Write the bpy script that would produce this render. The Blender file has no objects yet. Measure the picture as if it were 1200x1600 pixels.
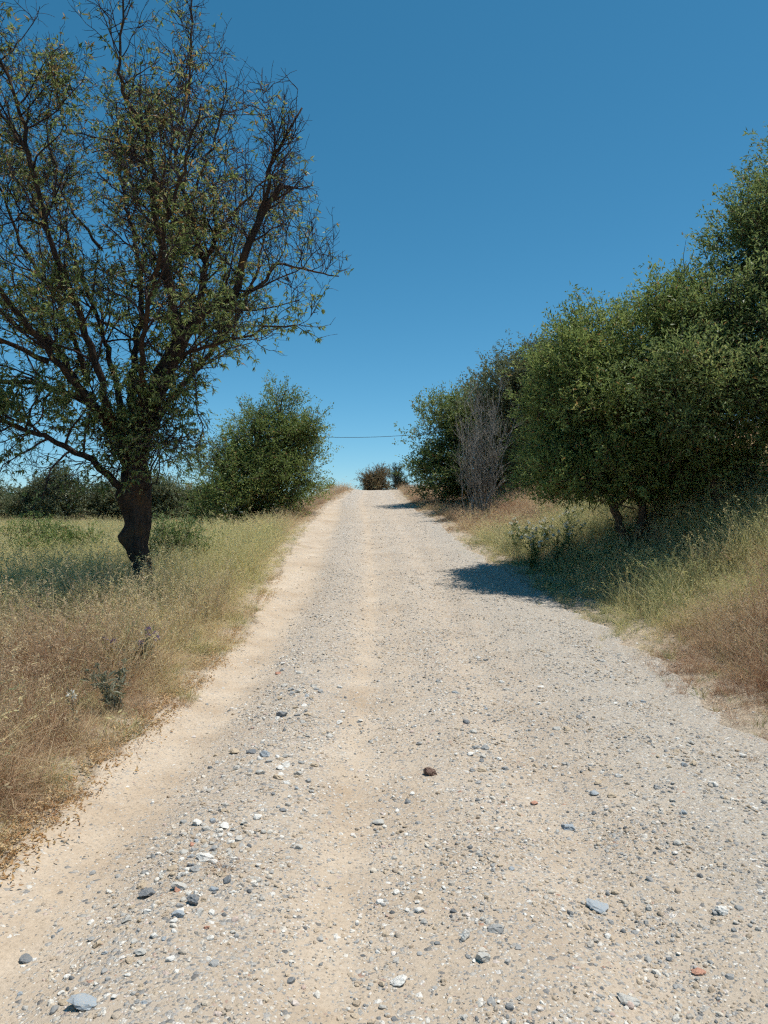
import bpy, math
import numpy as np
from mathutils import Vector, noise as mnoise

# ------------------------------------------------------------------ camera, sky, sun, exposure
S = bpy.context.scene
COL = S.collection
R = math.radians

cam_d = bpy.data.cameras.new('camera')
cam_d.sensor_fit = 'VERTICAL'
cam_d.sensor_height = 36.0
cam_d.lens = 25.9
cam_d.clip_start = 0.05
cam_d.clip_end = 5000
cam = bpy.data.objects.new('camera', cam_d)
COL.objects.link(cam)
cam.location = (0, 0, 1.55)
cam.rotation_euler = (R(90), 0, 0)
S.camera = cam

SUN_EL, SUN_AZ = 70.0, 86.0            # elevation; azimuth clockwise from the view direction (+Y)
W = bpy.data.worlds.new('World')
S.world = W
W.use_nodes = True
wn = W.node_tree
for n in list(wn.nodes):
    wn.nodes.remove(n)
sky = wn.nodes.new('ShaderNodeTexSky')
sky.sky_type = 'NISHITA'
sky.sun_disc = False
sky.sun_elevation = R(SUN_EL)
sky.sun_rotation = R(SUN_AZ)
sky.air_density = 0.7
sky.dust_density = 0.1
sky.ozone_density = 4.0
sky.altitude = 100
bg = wn.nodes.new('ShaderNodeBackground')
SKY_STR = 0.125
bg.inputs['Strength'].default_value = SKY_STR
wo = wn.nodes.new('ShaderNodeOutputWorld')
# grade of the whole sky towards the deep clear blue of the photograph: one response curve per channel
sp = wn.nodes.new('ShaderNodeSeparateColor'); cb = wn.nodes.new('ShaderNodeCombineColor')
wn.links.new(sky.outputs[0], sp.inputs[0])
for ch, (k, g) in enumerate(((0.81, 1.34), (0.85, 0.90), (0.875, 0.88))):
    m1 = wn.nodes.new('ShaderNodeMath'); m1.operation = 'MULTIPLY'; m1.inputs[1].default_value = SKY_STR
    m2 = wn.nodes.new('ShaderNodeMath'); m2.operation = 'POWER'; m2.inputs[1].default_value = g
    m3 = wn.nodes.new('ShaderNodeMath'); m3.operation = 'MULTIPLY'; m3.inputs[1].default_value = k/SKY_STR
    wn.links.new(sp.outputs[ch], m1.inputs[0]); wn.links.new(m1.outputs[0], m2.inputs[0])
    wn.links.new(m2.outputs[0], m3.inputs[0]); wn.links.new(m3.outputs[0], cb.inputs[ch])
wn.links.new(cb.outputs[0], bg.inputs[0])
wn.links.new(bg.outputs[0], wo.inputs[0])

sun_d = bpy.data.lights.new('sun', 'SUN')
sun_d.energy = 4.8
sun_d.angle = R(0.53)
sun_d.color = (1.0, 0.955, 0.88)
sun = bpy.data.objects.new('sun', sun_d)
COL.objects.link(sun)
sdir = Vector((math.sin(R(SUN_AZ)) * math.cos(R(SUN_EL)), math.cos(R(SUN_AZ)) * math.cos(R(SUN_EL)), math.sin(R(SUN_EL))))
sun.rotation_euler = (-sdir).to_track_quat('-Z', 'Y').to_euler()
sun.location = (10, 6, 30)

S.view_settings.view_transform = 'Standard'
S.view_settings.look = 'None'
S.view_settings.exposure = 0.12
S.view_settings.gamma = 1.0
S.render.engine = 'CYCLES'
S.cycles.max_bounces = 4
S.cycles.diffuse_bounces = 2
S.cycles.use_adaptive_sampling = True
S.cycles.adaptive_threshold = 0.035
S.cycles.adaptive_min_samples = 24
S.cycles.transmission_bounces = 3
S.cycles.transparent_max_bounces = 4
S.cycles.glossy_bounces = 2
S.cycles.use_denoising = False
S.cycles.filter_width = 1.3

rng = np.random.default_rng(7)

# ------------------------------------------------------------------ helpers
def tag(o, label=None, cat=None, group=None, kind=None):
    if label: o['label'] = label
    if cat: o['category'] = cat
    if group: o['group'] = group
    if kind: o['kind'] = kind
    return o

def link(o, parent=None):
    COL.objects.link(o)
    if parent is not None:
        o.parent = parent
    return o

def empty(name, loc, label, cat, group=None):
    o = bpy.data.objects.new(name, None)
    o.empty_display_size = 0.2
    link(o)
    o.location = loc
    return tag(o, label, cat, group)

def mesh(name, v, f, mat=None, smooth=False, attrs=None):
    """v (n,3); f (m,k) equal-sized faces, or a list of such arrays"""
    me = bpy.data.meshes.new(name)
    v = np.asarray(v, dtype=np.float32)
    fs = f if isinstance(f, list) else [f]
    fs = [np.asarray(a, dtype=np.int32) for a in fs if len(a)]
    me.vertices.add(len(v))
    me.vertices.foreach_set('co', v.ravel())
    if fs:
        sizes = np.concatenate([np.full(len(a), a.shape[1], dtype=np.int32) for a in fs])
        idx = np.concatenate([a.ravel() for a in fs])
        starts = np.concatenate([[0], np.cumsum(sizes)[:-1]]).astype(np.int32)
        me.loops.add(len(idx))
        me.loops.foreach_set('vertex_index', idx)
        me.polygons.add(len(sizes))
        me.polygons.foreach_set('loop_start', starts)
        me.polygons.foreach_set('use_smooth', np.full(len(sizes), smooth, dtype=bool))
    for k, a in (attrs or {}).items():
        at = me.attributes.new(k, 'FLOAT', 'POINT')
        at.data.foreach_set('value', np.asarray(a, dtype=np.float32))
    me.update(calc_edges=True)
    me.validate()
    if mat: me.materials.append(mat)
    return me

def obj(name, me, parent=None, loc=None):
    o = bpy.data.objects.new(name, me)
    link(o, parent)
    if loc is not None: o.location = loc
    return o

def nrm(a):
    return a / np.maximum(np.linalg.norm(a, axis=-1, keepdims=True), 1e-9)

class Tubes:
    def __init__(s): s.v, s.f, s.n = [], [], 0
    def add(s, pts, rad, sides=5, wob=0.0, cap=False):
        pts = np.asarray(pts, float); rad = np.asarray(rad, float)
        m = len(pts)
        t = np.gradient(pts, axis=0); t = nrm(t)
        ref = np.array([0.31, 0.87, 0.12]); 
        if abs(t[0] @ nrm(ref)) > 0.9: ref = np.array([1., 0, 0])
        a = nrm(np.cross(t, ref)); b = np.cross(t, a)
        th = np.linspace(0, 2*np.pi, sides, endpoint=False)
        rr = rad[:, None] * np.ones(sides)[None]
        if wob: rr = rr * (1 + wob * rng.normal(size=rr.shape))
        ring = pts[:, None] + rr[..., None] * (np.cos(th)[None, :, None]*a[:, None] + np.sin(th)[None, :, None]*b[:, None])
        s.v.append(ring.reshape(-1, 3))
        i = np.arange(m-1)[:, None]*sides; j = np.arange(sides)[None]; k = (j+1) % sides
        s.f.append((s.n + np.stack([i+j, i+k, i+sides+k, i+sides+j], -1)).reshape(-1, 4))
        base = s.n
        s.n += m*sides
        if cap:
            s.v.append(pts[-1:] + t[-1:]*rad[-1]*0.3)
            q = base + (m-1)*sides
            jj = np.arange(sides)
            s.f.append(np.stack([q+jj, q+(jj+1) % sides, np.full(sides, s.n), np.full(sides, s.n)], -1)[:, :3])
            s.n += 1
    def mesh(s, name, mat):
        v = np.concatenate(s.v)
        q = [f for f in s.f if f.shape[1] == 4]; t = [f for f in s.f if f.shape[1] == 3]
        fs = ([np.concatenate(q)] if q else []) + ([np.concatenate(t)] if t else [])
        return mesh(name, v, fs, mat, smooth=True)

def leaf_arrays(P, D, N, L, Wd, fold=0.25, droop=0.15):
    D = nrm(D); Sd = nrm(np.cross(D, N)); N2 = np.cross(Sd, D)
    L = L[:, None]; Wd = Wd[:, None]
    v0 = P
    v1 = P + D*L*0.42 + Sd*Wd*0.5 + N2*Wd*fold
    v2 = P + D*L - N2*L*droop
    v3 = P + D*L*0.42 - Sd*Wd*0.5 + N2*Wd*fold
    v = np.stack([v0, v1, v2, v3], 1).reshape(-1, 3)
    f = np.arange(len(v)).reshape(-1, 4)
    return v, f

def spline(pts, n):
    """Catmull-Rom through control points"""
    p = np.asarray(pts, float)
    p = np.concatenate([[2*p[0]-p[1]], p, [2*p[-1]-p[-2]]])
    u = np.linspace(0, len(p)-3-1e-6, n); i = u.astype(int); t = (u-i)[:, None]
    a, b, c, d = p[i], p[i+1], p[i+2], p[i+3]
    return 0.5*((2*b) + (c-a)*t + (2*a-5*b+4*c-d)*t*t + (3*b-a-3*c+d)*t**3)

# ------------------------------------------------------------------ materials
def nodemat(name):
    m = bpy.data.materials.new(name); m.use_nodes = True
    nt = m.node_tree
    p = nt.nodes['Principled BSDF']
    return m, nt, p

def ramp(nt, stops, interp='LINEAR'):
    r = nt.nodes.new('ShaderNodeValToRGB'); e = r.color_ramp.elements
    r.color_ramp.interpolation = interp
    while len(e) > 1: e.remove(e[-1])
    e[0].position = stops[0][0]; e[0].color = (*stops[0][1], 1)
    for pos, c in stops[1:]:
        q = e.new(pos); q.color = (*c, 1)
    return r

def tex(nt, kind, scale, **kw):
    n = nt.nodes.new(kind)
    n.inputs['Scale'].default_value = scale
    for k, v in kw.items(): n.inputs[k].default_value = v
    return n

def obco(nt, kind='Object'):
    return nt.nodes.new('ShaderNodeTexCoord').outputs[kind]

def mixc(nt, fac, a, b, mode='MIX'):
    m = nt.nodes.new('ShaderNodeMix'); m.data_type = 'RGBA'; m.blend_type = mode
    for sock, val in ((m.inputs[0], fac), (m.inputs[6], a), (m.inputs[7], b)):
        if hasattr(val, 'is_output'): nt.links.new(val, sock)
        elif isinstance(val, (int, float)): sock.default_value = val
        else: sock.default_value = (*val, 1)
    return m.outputs[2]

def attr(nt, name, typ='GEOMETRY'):
    a = nt.nodes.new('ShaderNodeAttribute'); a.attribute_type = typ; a.attribute_name = name
    return a.outputs['Fac']

def mathn(nt, op, a, b=0.5):
    m = nt.nodes.new('ShaderNodeMath'); m.operation = op
    for s, v in ((m.inputs[0], a), (m.inputs[1], b)):
        if hasattr(v, 'is_output'): nt.links.new(v, s)
        else: s.default_value = v
    return m.outputs[0]

def bump(nt, p, h, strength, dist):
    b = nt.nodes.new('ShaderNodeBump')
    b.inputs['Strength'].default_value = strength; b.inputs['Distance'].default_value = dist
    nt.links.new(h, b.inputs['Height']); nt.links.new(b.outputs[0], p.inputs['Normal'])

def leaf_mat(name, stops, trans=0.3, rough=0.5, spec=0.35):
    m, nt, p = nodemat(name)
    r = ramp(nt, stops)
    nt.links.new(attr(nt, 'r'), r.inputs[0])
    nt.links.new(r.outputs[0], p.inputs['Base Color'])
    p.inputs['Roughness'].default_value = rough
    p.inputs['Specular IOR Level'].default_value = spec
    tr = nt.nodes.new('ShaderNodeBsdfTranslucent')
    tc = mixc(nt, 0.5, r.outputs[0], (1.0, 0.95, 0.45), 'MULTIPLY')
    g = nt.nodes.new('ShaderNodeGamma'); nt.links.new(tc, g.inputs[0]); g.inputs[1].default_value = 0.85
    nt.links.new(g.outputs[0], tr.inputs[0])
    mx = nt.nodes.new('ShaderNodeMixShader'); mx.inputs[0].default_value = trans
    nt.links.new(p.outputs[0], mx.inputs[1]); nt.links.new(tr.outputs[0], mx.inputs[2])
    nt.links.new(mx.outputs[0], nt.nodes['Material Output'].inputs['Surface'])
    return m

def bark_mat(name, dark, light, scale=14, rust=None):
    m, nt, p = nodemat(name)
    co = obco(nt)
    mp = nt.nodes.new('ShaderNodeMapping'); mp.inputs['Scale'].default_value = (1, 1, 0.22)
    nt.links.new(co, mp.inputs[0])
    n1 = tex(nt, 'ShaderNodeTexNoise', scale, Detail=8, Roughness=0.7); nt.links.new(mp.outputs[0], n1.inputs['Vector'])
    v1 = tex(nt, 'ShaderNodeTexVoronoi', scale*1.6); v1.feature = 'DISTANCE_TO_EDGE'; nt.links.new(mp.outputs[0], v1.inputs['Vector'])
    r = ramp(nt, [(0.3, dark), (0.7, light)]); nt.links.new(n1.outputs[0], r.inputs[0])
    c = r.outputs[0]
    if rust:
        n2 = tex(nt, 'ShaderNodeTexNoise', 2.3, Detail=5); nt.links.new(co, n2.inputs['Vector'])
        rr = ramp(nt, [(0.52, (0, 0, 0)), (0.66, (1, 1, 1))]); nt.links.new(n2.outputs[0], rr.inputs[0])
        c = mixc(nt, rr.outputs[0], c, rust)
    nt.links.new(c, p.inputs['Base Color'])
    p.inputs['Roughness'].default_value = 0.92; p.inputs['Specular IOR Level'].default_value = 0.15
    h = mathn(nt, 'ADD', n1.outputs[0], v1.outputs[0])
    bump(nt, p, h, 1.0, 0.05)
    return m

def grass_mat(name):
    """dry to green grass: 'tint' comes with each tuft, 'h' runs up the blade, 'r' differs by blade"""
    m, nt, p = nodemat(name)
    t = attr(nt, 'tint', 'INSTANCER'); r = attr(nt, 'r'); 
    s = mathn(nt, 'ADD', t, mathn(nt, 'MULTIPLY', mathn(nt, 'SUBTRACT', r, 0.5), 0.34))
    rp = ramp(nt, [(0.0, (0.34, 0.195, 0.12)), (0.25, (0.56, 0.42, 0.275)), (0.5, (0.70, 0.585, 0.335)),
                   (0.68, (0.63, 0.58, 0.26)), (0.84, (0.31, 0.33, 0.18)), (1.0, (0.15, 0.19, 0.07))])
    nt.links.new(s, rp.inputs[0])
    nt.links.new(rp.outputs[0], p.inputs['Base Color'])
    p.inputs['Roughness'].default_value = 0.6; p.inputs['Specular IOR Level'].default_value = 0.25
    tr = nt.nodes.new('ShaderNodeBsdfTranslucent'); nt.links.new(rp.outputs[0], tr.inputs[0])
    mx = nt.nodes.new('ShaderNodeMixShader'); mx.inputs[0].default_value = 0.45
    nt.links.new(p.outputs[0], mx.inputs[1]); nt.links.new(tr.outputs[0], mx.inputs[2])
    nt.links.new(mx.outputs[0], nt.nodes['Material Output'].inputs['Surface'])
    return m

STONE_STOPS = [(0.0, (0.12, 0.125, 0.13)), (0.14, (0.23, 0.235, 0.235)), (0.28, (0.37, 0.365, 0.35)), (0.42, (0.48, 0.45, 0.40)),
               (0.55, (0.41, 0.325, 0.24)), (0.74, (0.53, 0.43, 0.315)), (0.86, (0.66, 0.62, 0.55)), (0.95, (0.75, 0.73, 0.68)), (1.0, (0.40, 0.22, 0.15))]

def stone_inst_mat(name):
    m, nt, p = nodemat(name)
    rp = ramp(nt, STONE_STOPS); nt.links.new(attr(nt, 'tint', 'INSTANCER'), rp.inputs[0])
    n = tex(nt, 'ShaderNodeTexNoise', 3.0, Detail=4); nt.links.new(obco(nt, 'Object'), n.inputs['Vector'])
    rr = ramp(nt, [(0.35, (0.72, 0.72, 0.72)), (0.65, (1.1, 1.08, 1.05))]); nt.links.new(n.outputs[0], rr.inputs[0])
    nt.links.new(mixc(nt, 1.0, rp.outputs[0], rr.outputs[0], 'MULTIPLY'), p.inputs['Base Color'])
    p.inputs['Roughness'].default_value = 0.85; p.inputs['Specular IOR Level'].default_value = 0.3
    return m

def stone_mat(name, c, vein=None):
    m, nt, p = nodemat(name)
    co = obco(nt)
    n = tex(nt, 'ShaderNodeTexNoise', 38.0, Detail=6, Roughness=0.65); nt.links.new(co, n.inputs['Vector'])
    c = np.array(c)
    rp = ramp(nt, [(0.3, tuple(c*0.68)), (0.55, tuple(c)), (0.75, tuple(np.minimum(c*1.25, 0.85)))])
    nt.links.new(n.outputs[0], rp.inputs[0])
    n2 = tex(nt, 'ShaderNodeTexNoise', 14.0, Detail=3); nt.links.new(co, n2.inputs['Vector'])
    dr = ramp(nt, [(0.5, (0, 0, 0)), (0.72, (0.75, 0.75, 0.75))]); nt.links.new(n2.outputs[0], dr.inputs[0])
    nt.links.new(mixc(nt, dr.outputs[0], rp.outputs[0], (0.50, 0.405, 0.29)), p.inputs['Base Color'])
    p.inputs['Roughness'].default_value = 0.85; p.inputs['Specular IOR Level'].default_value = 0.3
    bump(nt, p, n.outputs[0], 0.5, 0.004)
    return m

# ------------------------------------------------------------------ terrain
PY = np.array([-40, 0, 5, 7.5, 11, 15, 22, 32, 45, 52, 70, 110, 300, 3000.])
PZ = np.array([0, 0, 0, 0.03, 0.22, 0.55, 1.10, 1.90, 2.90, 2.98, 2.6, 1.5, 0.6, 0.4])
LY = np.array([-40, 0, 6, 9, 12.5, 15, 22, 26, 32, 45, 60, 3000.])
LX = np.array([-1.7, -1.68, -1.67, -1.68, -1.85, -2.0, -2.25, -2.3, -2.3, -1.8, -2.0, -2.0])
RX = np.array([2.5, 2.5, 2.55, 2.65, 2.4, 1.95, 1.65, 1.35, .62, .30, .1, .1])

def sstep(a, b, x):
    t = np.clip((x-a)/(b-a), 0, 1); return t*t*(3-2*t)

def roadL(y): return np.interp(y, LY, LX)
def roadR(y): return np.interp(y, LY, RX)

# smooth the long profile with a small running mean
_py = np.linspace(-40, 120, 3200); _pz = np.interp(_py, PY, PZ)
_k = np.hanning(81); _k /= _k.sum(); _pz[200:-200] = np.convolve(_pz, _k, 'same')[200:-200]
def prof(y): return np.where(y < 115, np.interp(y, _py, _pz), np.interp(y, PY, PZ))

def wave(x, y):
    return (0.05*np.sin(x*0.9+1.3*np.sin(y*0.37)) + 0.04*np.sin(y*0.8+x*0.5) + 0.02*np.sin(2.3*x-1.7*y))

def terrain(x, y):
    x = np.asarray(x, float); y = np.asarray(y, float)
    p = prof(y)
    lf = 1 - 0.78*sstep(2.2, 7.4, -x)
    z = p*lf
    # earth bank on the right
    b = sstep(2.8, 7.2, x)*1.95 + sstep(7, 14, x)*1.2
    b = b*(0.35+0.65*sstep(4, 10, y))*(1-0.75*sstep(26, 44, y))*(1-sstep(60, 120, y))
    z = z + b
    out = np.maximum(np.maximum(roadL(y)-x, x-roadR(y)), 0)
    far = 1-sstep(80, 200, np.hypot(x, y))
    z = z + wave(x, y)*sstep(0, 2.0, out)*far + 0.05*sstep(0.0, 0.5, out)
    return z

def th(x, y): return float(terrain(x, y))

def vnoise(x, y, s, seed=0.0):
    return np.array([mnoise.noise(Vector((a*s+seed, b*s-seed, seed*0.7))) for a, b in zip(np.ravel(x), np.ravel(y))]).reshape(np.shape(x))

def build_ground():
    xs = np.concatenate([-np.geomspace(1500, 30, 24), np.arange(-29, -9, 0.6), np.arange(-9, 9, 0.15), np.arange(9, 30, 0.6), np.geomspace(30, 1500, 24)])
    ys = np.concatenate([[-400, -120, -60, -30, -15, -8, -4], np.arange(-2, 16, 0.16), np.arange(16, 60, 0.5), np.geomspace(60, 2500, 36)])
    X, Y = np.meshgrid(xs, ys)
    Z = terrain(X, Y)
    inside = np.minimum(X-roadL(Y), roadR(Y)-X)
    Z = Z - 0.10*sstep(0.02, 0.25, inside)*(Y < 58) + 0.0
    n = vnoise(X, Y, 2.2, 3.1)*0.022
    Z = Z + n*(np.abs(X) < 12)*(Y < 30)
    ny, nx = X.shape
    i = np.arange(ny-1)[:, None]*nx + np.arange(nx-1)[None]
    f = np.stack([i, i+1, i+nx+1, i+nx], -1).reshape(-1, 4)
    m, nt, p = nodemat('dry_earth')
    co = obco(nt)
    n1 = tex(nt, 'ShaderNodeTexNoise', 0.55, Detail=6, Roughness=0.6); nt.links.new(co, n1.inputs['Vector'])
    n2 = tex(nt, 'ShaderNodeTexNoise', 22, Detail=8, Roughness=0.7); nt.links.new(co, n2.inputs['Vector'])
    r1 = ramp(nt, [(0.35, (0.27, 0.18, 0.115)), (0.55, (0.36, 0.26, 0.165)), (0.7, (0.40, 0.32, 0.20))]); nt.links.new(n1.outputs[0], r1.inputs[0])
    r2 = ramp(nt, [(0.3, (0.55, 0.53, 0.5)), (0.7, (1.15, 1.12, 1.05))]); nt.links.new(n2.outputs[0], r2.inputs[0])
    c = mixc(nt, 1.0, r1.outputs[0], r2.outputs[0], 'MULTIPLY')
    # reddish bare earth on the bank
    bk = ramp(nt, [(0.0, (0, 0, 0)), (1.0, (1, 1, 1))]); nt.links.new(attr(nt, 'bank'), bk.inputs[0])
    red = mixc(nt, 1.0, (0.36, 0.20, 0.115), r2.outputs[0], 'MULTIPLY')
    c = mixc(nt, bk.outputs[0], c, red)
    sn = mathn(nt, 'ADD', attr(nt, 'sand'), mathn(nt, 'MULTIPLY', mathn(nt, 'SUBTRACT', n2.outputs[0], 0.5), 1.2))
    sr = ramp(nt, [(0.3, (0, 0, 0)), (0.6, (1, 1, 1))]); nt.links.new(sn, sr.inputs[0])
    c = mixc(nt, sr.outputs[0], c, mixc(nt, 1.0, (0.50, 0.42, 0.335), r2.outputs[0], 'MULTIPLY'))
    nt.links.new(c, p.inputs['Base Color'])
    p.inputs['Roughness'].default_value = 0.95; p.inputs['Specular IOR Level'].default_value = 0.1
    bump(nt, p, n2.outputs[0], 0.8, 0.04)
    bank = sstep(4.2, 5.6, X)*(1-sstep(24, 34, Y))*(1-sstep(18, 30, X))
    sand = 1-sstep(0.0, 0.85, np.maximum(np.maximum(roadL(Y)-X+0.1, X-roadR(Y)-0.15), 0))
    me = mesh('ground', np.stack([X, Y, Z], -1).reshape(-1, 3), f, m, smooth=True, attrs={'bank': bank.ravel(), 'sand': sand.ravel()*(Y < 60).ravel()})
    return tag(obj('ground', me), 'dry brown earth of the fields and bank either side of the road', None, None, 'structure')

def lat_profile(x):
    """shallow wheel ruts and the low ridges of gravel between them, metres"""
    g = lambda c, w: np.exp(-((x-c)/w)**2)
    return 1.5*(-0.025*g(-1.32, 0.28) + 0.028*g(-0.72, 0.3) - 0.02*g(-0.1, 0.24) + 0.012*g(0.5, 0.25) - 0.015*g(0.9, 0.2) + 0.024*g(1.7, 0.4))

def road_height(x, y):
    y = np.asarray(y, float); x = np.asarray(x, float)
    near = 1-0.5*sstep(12, 30, y)
    c = np.interp(y, [0, 12, 24, 34, 45], [0, 0, -0.35, -0.85, -0.85])
    return prof(y) + near*lat_profile(x-c) + 0.01*np.sin(1.1*y+2*x)*near

def gravel_mask(x, y):
    g = lambda c, w: np.exp(-((x-c)/w)**4)
    c = np.interp(y, [0, 12, 24, 34, 45], [0, 0, -0.35, -0.85, -0.85])
    x = x-c
    m = 0.17 + 0.83*g(-0.72, 0.42) + 0.40*g(0.02, 0.16) + 0.62*g(0.45, 0.26) + 0.42*g(0.9, 0.25) + 0.85*g(2.2, 1.15)
    return np.clip(m, 0, 1)

def build_road():
    ys = np.concatenate([np.arange(-3, 1.6, 0.3), np.arange(1.6, 9, 0.035), np.arange(9, 20, 0.11), np.arange(20, 58, 0.4)])
    u = np.linspace(0, 1, 131)
    Y = np.repeat(ys[:, None], len(u), 1)
    L0 = roadL(ys) - 0.10; R0 = roadR(ys) + 0.12
    jl = vnoise(ys*0+1.0, ys, 1.3, 5.0)*0.15 + vnoise(ys*0+1.0, ys, 5.0, 9.0)*0.10
    jr = vnoise(ys*0+4.0, ys, 1.0, 7.0)*0.26 + vnoise(ys*0+4.0, ys, 4.0, 2.0)*0.15
    L0 = L0+jl; R0 = R0+jr
    X = L0[:, None] + (R0-L0)[:, None]*u[None]
    Z = road_height(X, Y)
    e = np.minimum(X-L0[:, None], R0[:, None]-X)
    n1 = vnoise(X, Y, 3.5, 1.0)*0.016 + vnoise(X, Y, 13.0, 4.0)*0.006
    Z = Z + n1 + 0.035*sstep(0.45, 0.0, e) if False else Z + n1 + 0.03*(1-sstep(0.0, 0.45, e)) - 0.09*(1-sstep(0.0, 0.10, e))
    ny, nx = X.shape
    i = np.arange(ny-1)[:, None]*nx + np.arange(nx-1)[None]
    f = np.stack([i, i+1, i+nx+1, i+nx], -1).reshape(-1, 4)
    gm = gravel_mask(X, Y)
    m, nt, p = nodemat('gravel_road_surface')
    co = obco(nt)
    nA = tex(nt, 'ShaderNodeTexNoise', 1.4, Detail=5, Roughness=0.6); nt.links.new(co, nA.inputs['Vector'])
    nB = tex(nt, 'ShaderNodeTexNoise', 60, Detail=6, Roughness=0.75); nt.links.new(co, nB.inputs['Vector'])
    nC = tex(nt, 'ShaderNodeTexNoise', 7, Detail=6, Roughness=0.65); nt.links.new(co, nC.inputs['Vector'])
    sand = ramp(nt, [(0.30, (0.40, 0.30, 0.205)), (0.5, (0.505, 0.405, 0.30)), (0.68, (0.56, 0.465, 0.36))]); nt.links.new(nA.outputs[0], sand.inputs[0])
    fine = ramp(nt, [(0.3, (0.72, 0.70, 0.68)), (0.52, (1.0, 1.0, 1.0)), (0.72, (1.14, 1.13, 1.12))]); nt.links.new(nB.outputs[0], fine.inputs[0])
    c = mixc(nt, 1.0, sand.outputs[0], fine.outputs[0], 'MULTIPLY')
    # grey crushed-stone dust and grit where the gravel lies
    v1 = tex(nt, 'ShaderNodeTexVoronoi', 115); nt.links.new(co, v1.inputs['Vector'])
    v2 = tex(nt, 'ShaderNodeTexVoronoi', 52); nt.links.new(co, v2.inputs['Vector'])
    sep = nt.nodes.new('ShaderNodeSeparateColor'); nt.links.new(v1.outputs['Color'], sep.inputs[0])
    sep2 = nt.nodes.new('ShaderNodeSeparateColor'); nt.links.new(v2.outputs['Color'], sep2.inputs[0])
    g1 = ramp(nt, STONE_STOPS); nt.links.new(sep.outputs[0], g1.inputs[0])
    g2 = ramp(nt, STONE_STOPS); nt.links.new(sep2.outputs[0], g2.inputs[0])
    gm_s = attr(nt, 'gravel')
    nz = mathn(nt, 'MULTIPLY', mathn(nt, 'SUBTRACT', nC.outputs[0], 0.5), 1.3)
    gk = mathn(nt, 'ADD', gm_s, nz)
    # probability that a grain shows
    k1 = mathn(nt, 'LESS_THAN', sep.outputs[1], mathn(nt, 'ADD', mathn(nt, 'MULTIPLY', gk, 0.42), 0.03))
    k2 = mathn(nt, 'LESS_THAN', sep2.outputs[1], mathn(nt, 'MULTIPLY', gk, 0.14))
    grey = mixc(nt, mathn(nt, 'MULTIPLY', gk, 0.62), c, (0.415, 0.352, 0.285))
    gr = mathn(nt, 'MULTIPLY', attr(nt, 'grey'), 0.75)
    grey = mixc(nt, gr, grey, (0.385, 0.345, 0.29))
    c = mixc(nt, mathn(nt, 'MULTIPLY', k1, 0.75), grey, g1.outputs[0])
    c = mixc(nt, mathn(nt, 'MULTIPLY', k2, 0.8), c, g2.outputs[0])
    nt.links.new(c, p.inputs['Base Color'])
    p.inputs['Roughness'].default_value = 0.93; p.inputs['Specular IOR Level'].default_value = 0.15
    h1 = mathn(nt, 'MULTIPLY', k1, mathn(nt, 'SUBTRACT', 0.6, v1.outputs['Distance']))
    h2 = mathn(nt, 'MULTIPLY', k2, mathn(nt, 'SUBTRACT', 0.7, v2.outputs['Distance']))
    h = mathn(nt, 'ADD', mathn(nt, 'ADD', h1, mathn(nt, 'MULTIPLY', h2, 2.0)), mathn(nt, 'MULTIPLY', nB.outputs[0], 0.7))
    bump(nt, p, h, 0.9, 0.008)
    grey_a = sstep(0.9, 1.9, X)*(1-0.6*sstep(20, 40, Y))
    me = mesh('road', np.stack([X, Y, Z], -1).reshape(-1, 3), f, m, smooth=True, attrs={'gravel': gm.ravel(), 'grey': grey_a.ravel()})
    return tag(obj('road', me), 'sandy gravel track running straight ahead and up over the rise', None, None, 'structure')

ground = build_ground()
road = build_road()

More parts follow.
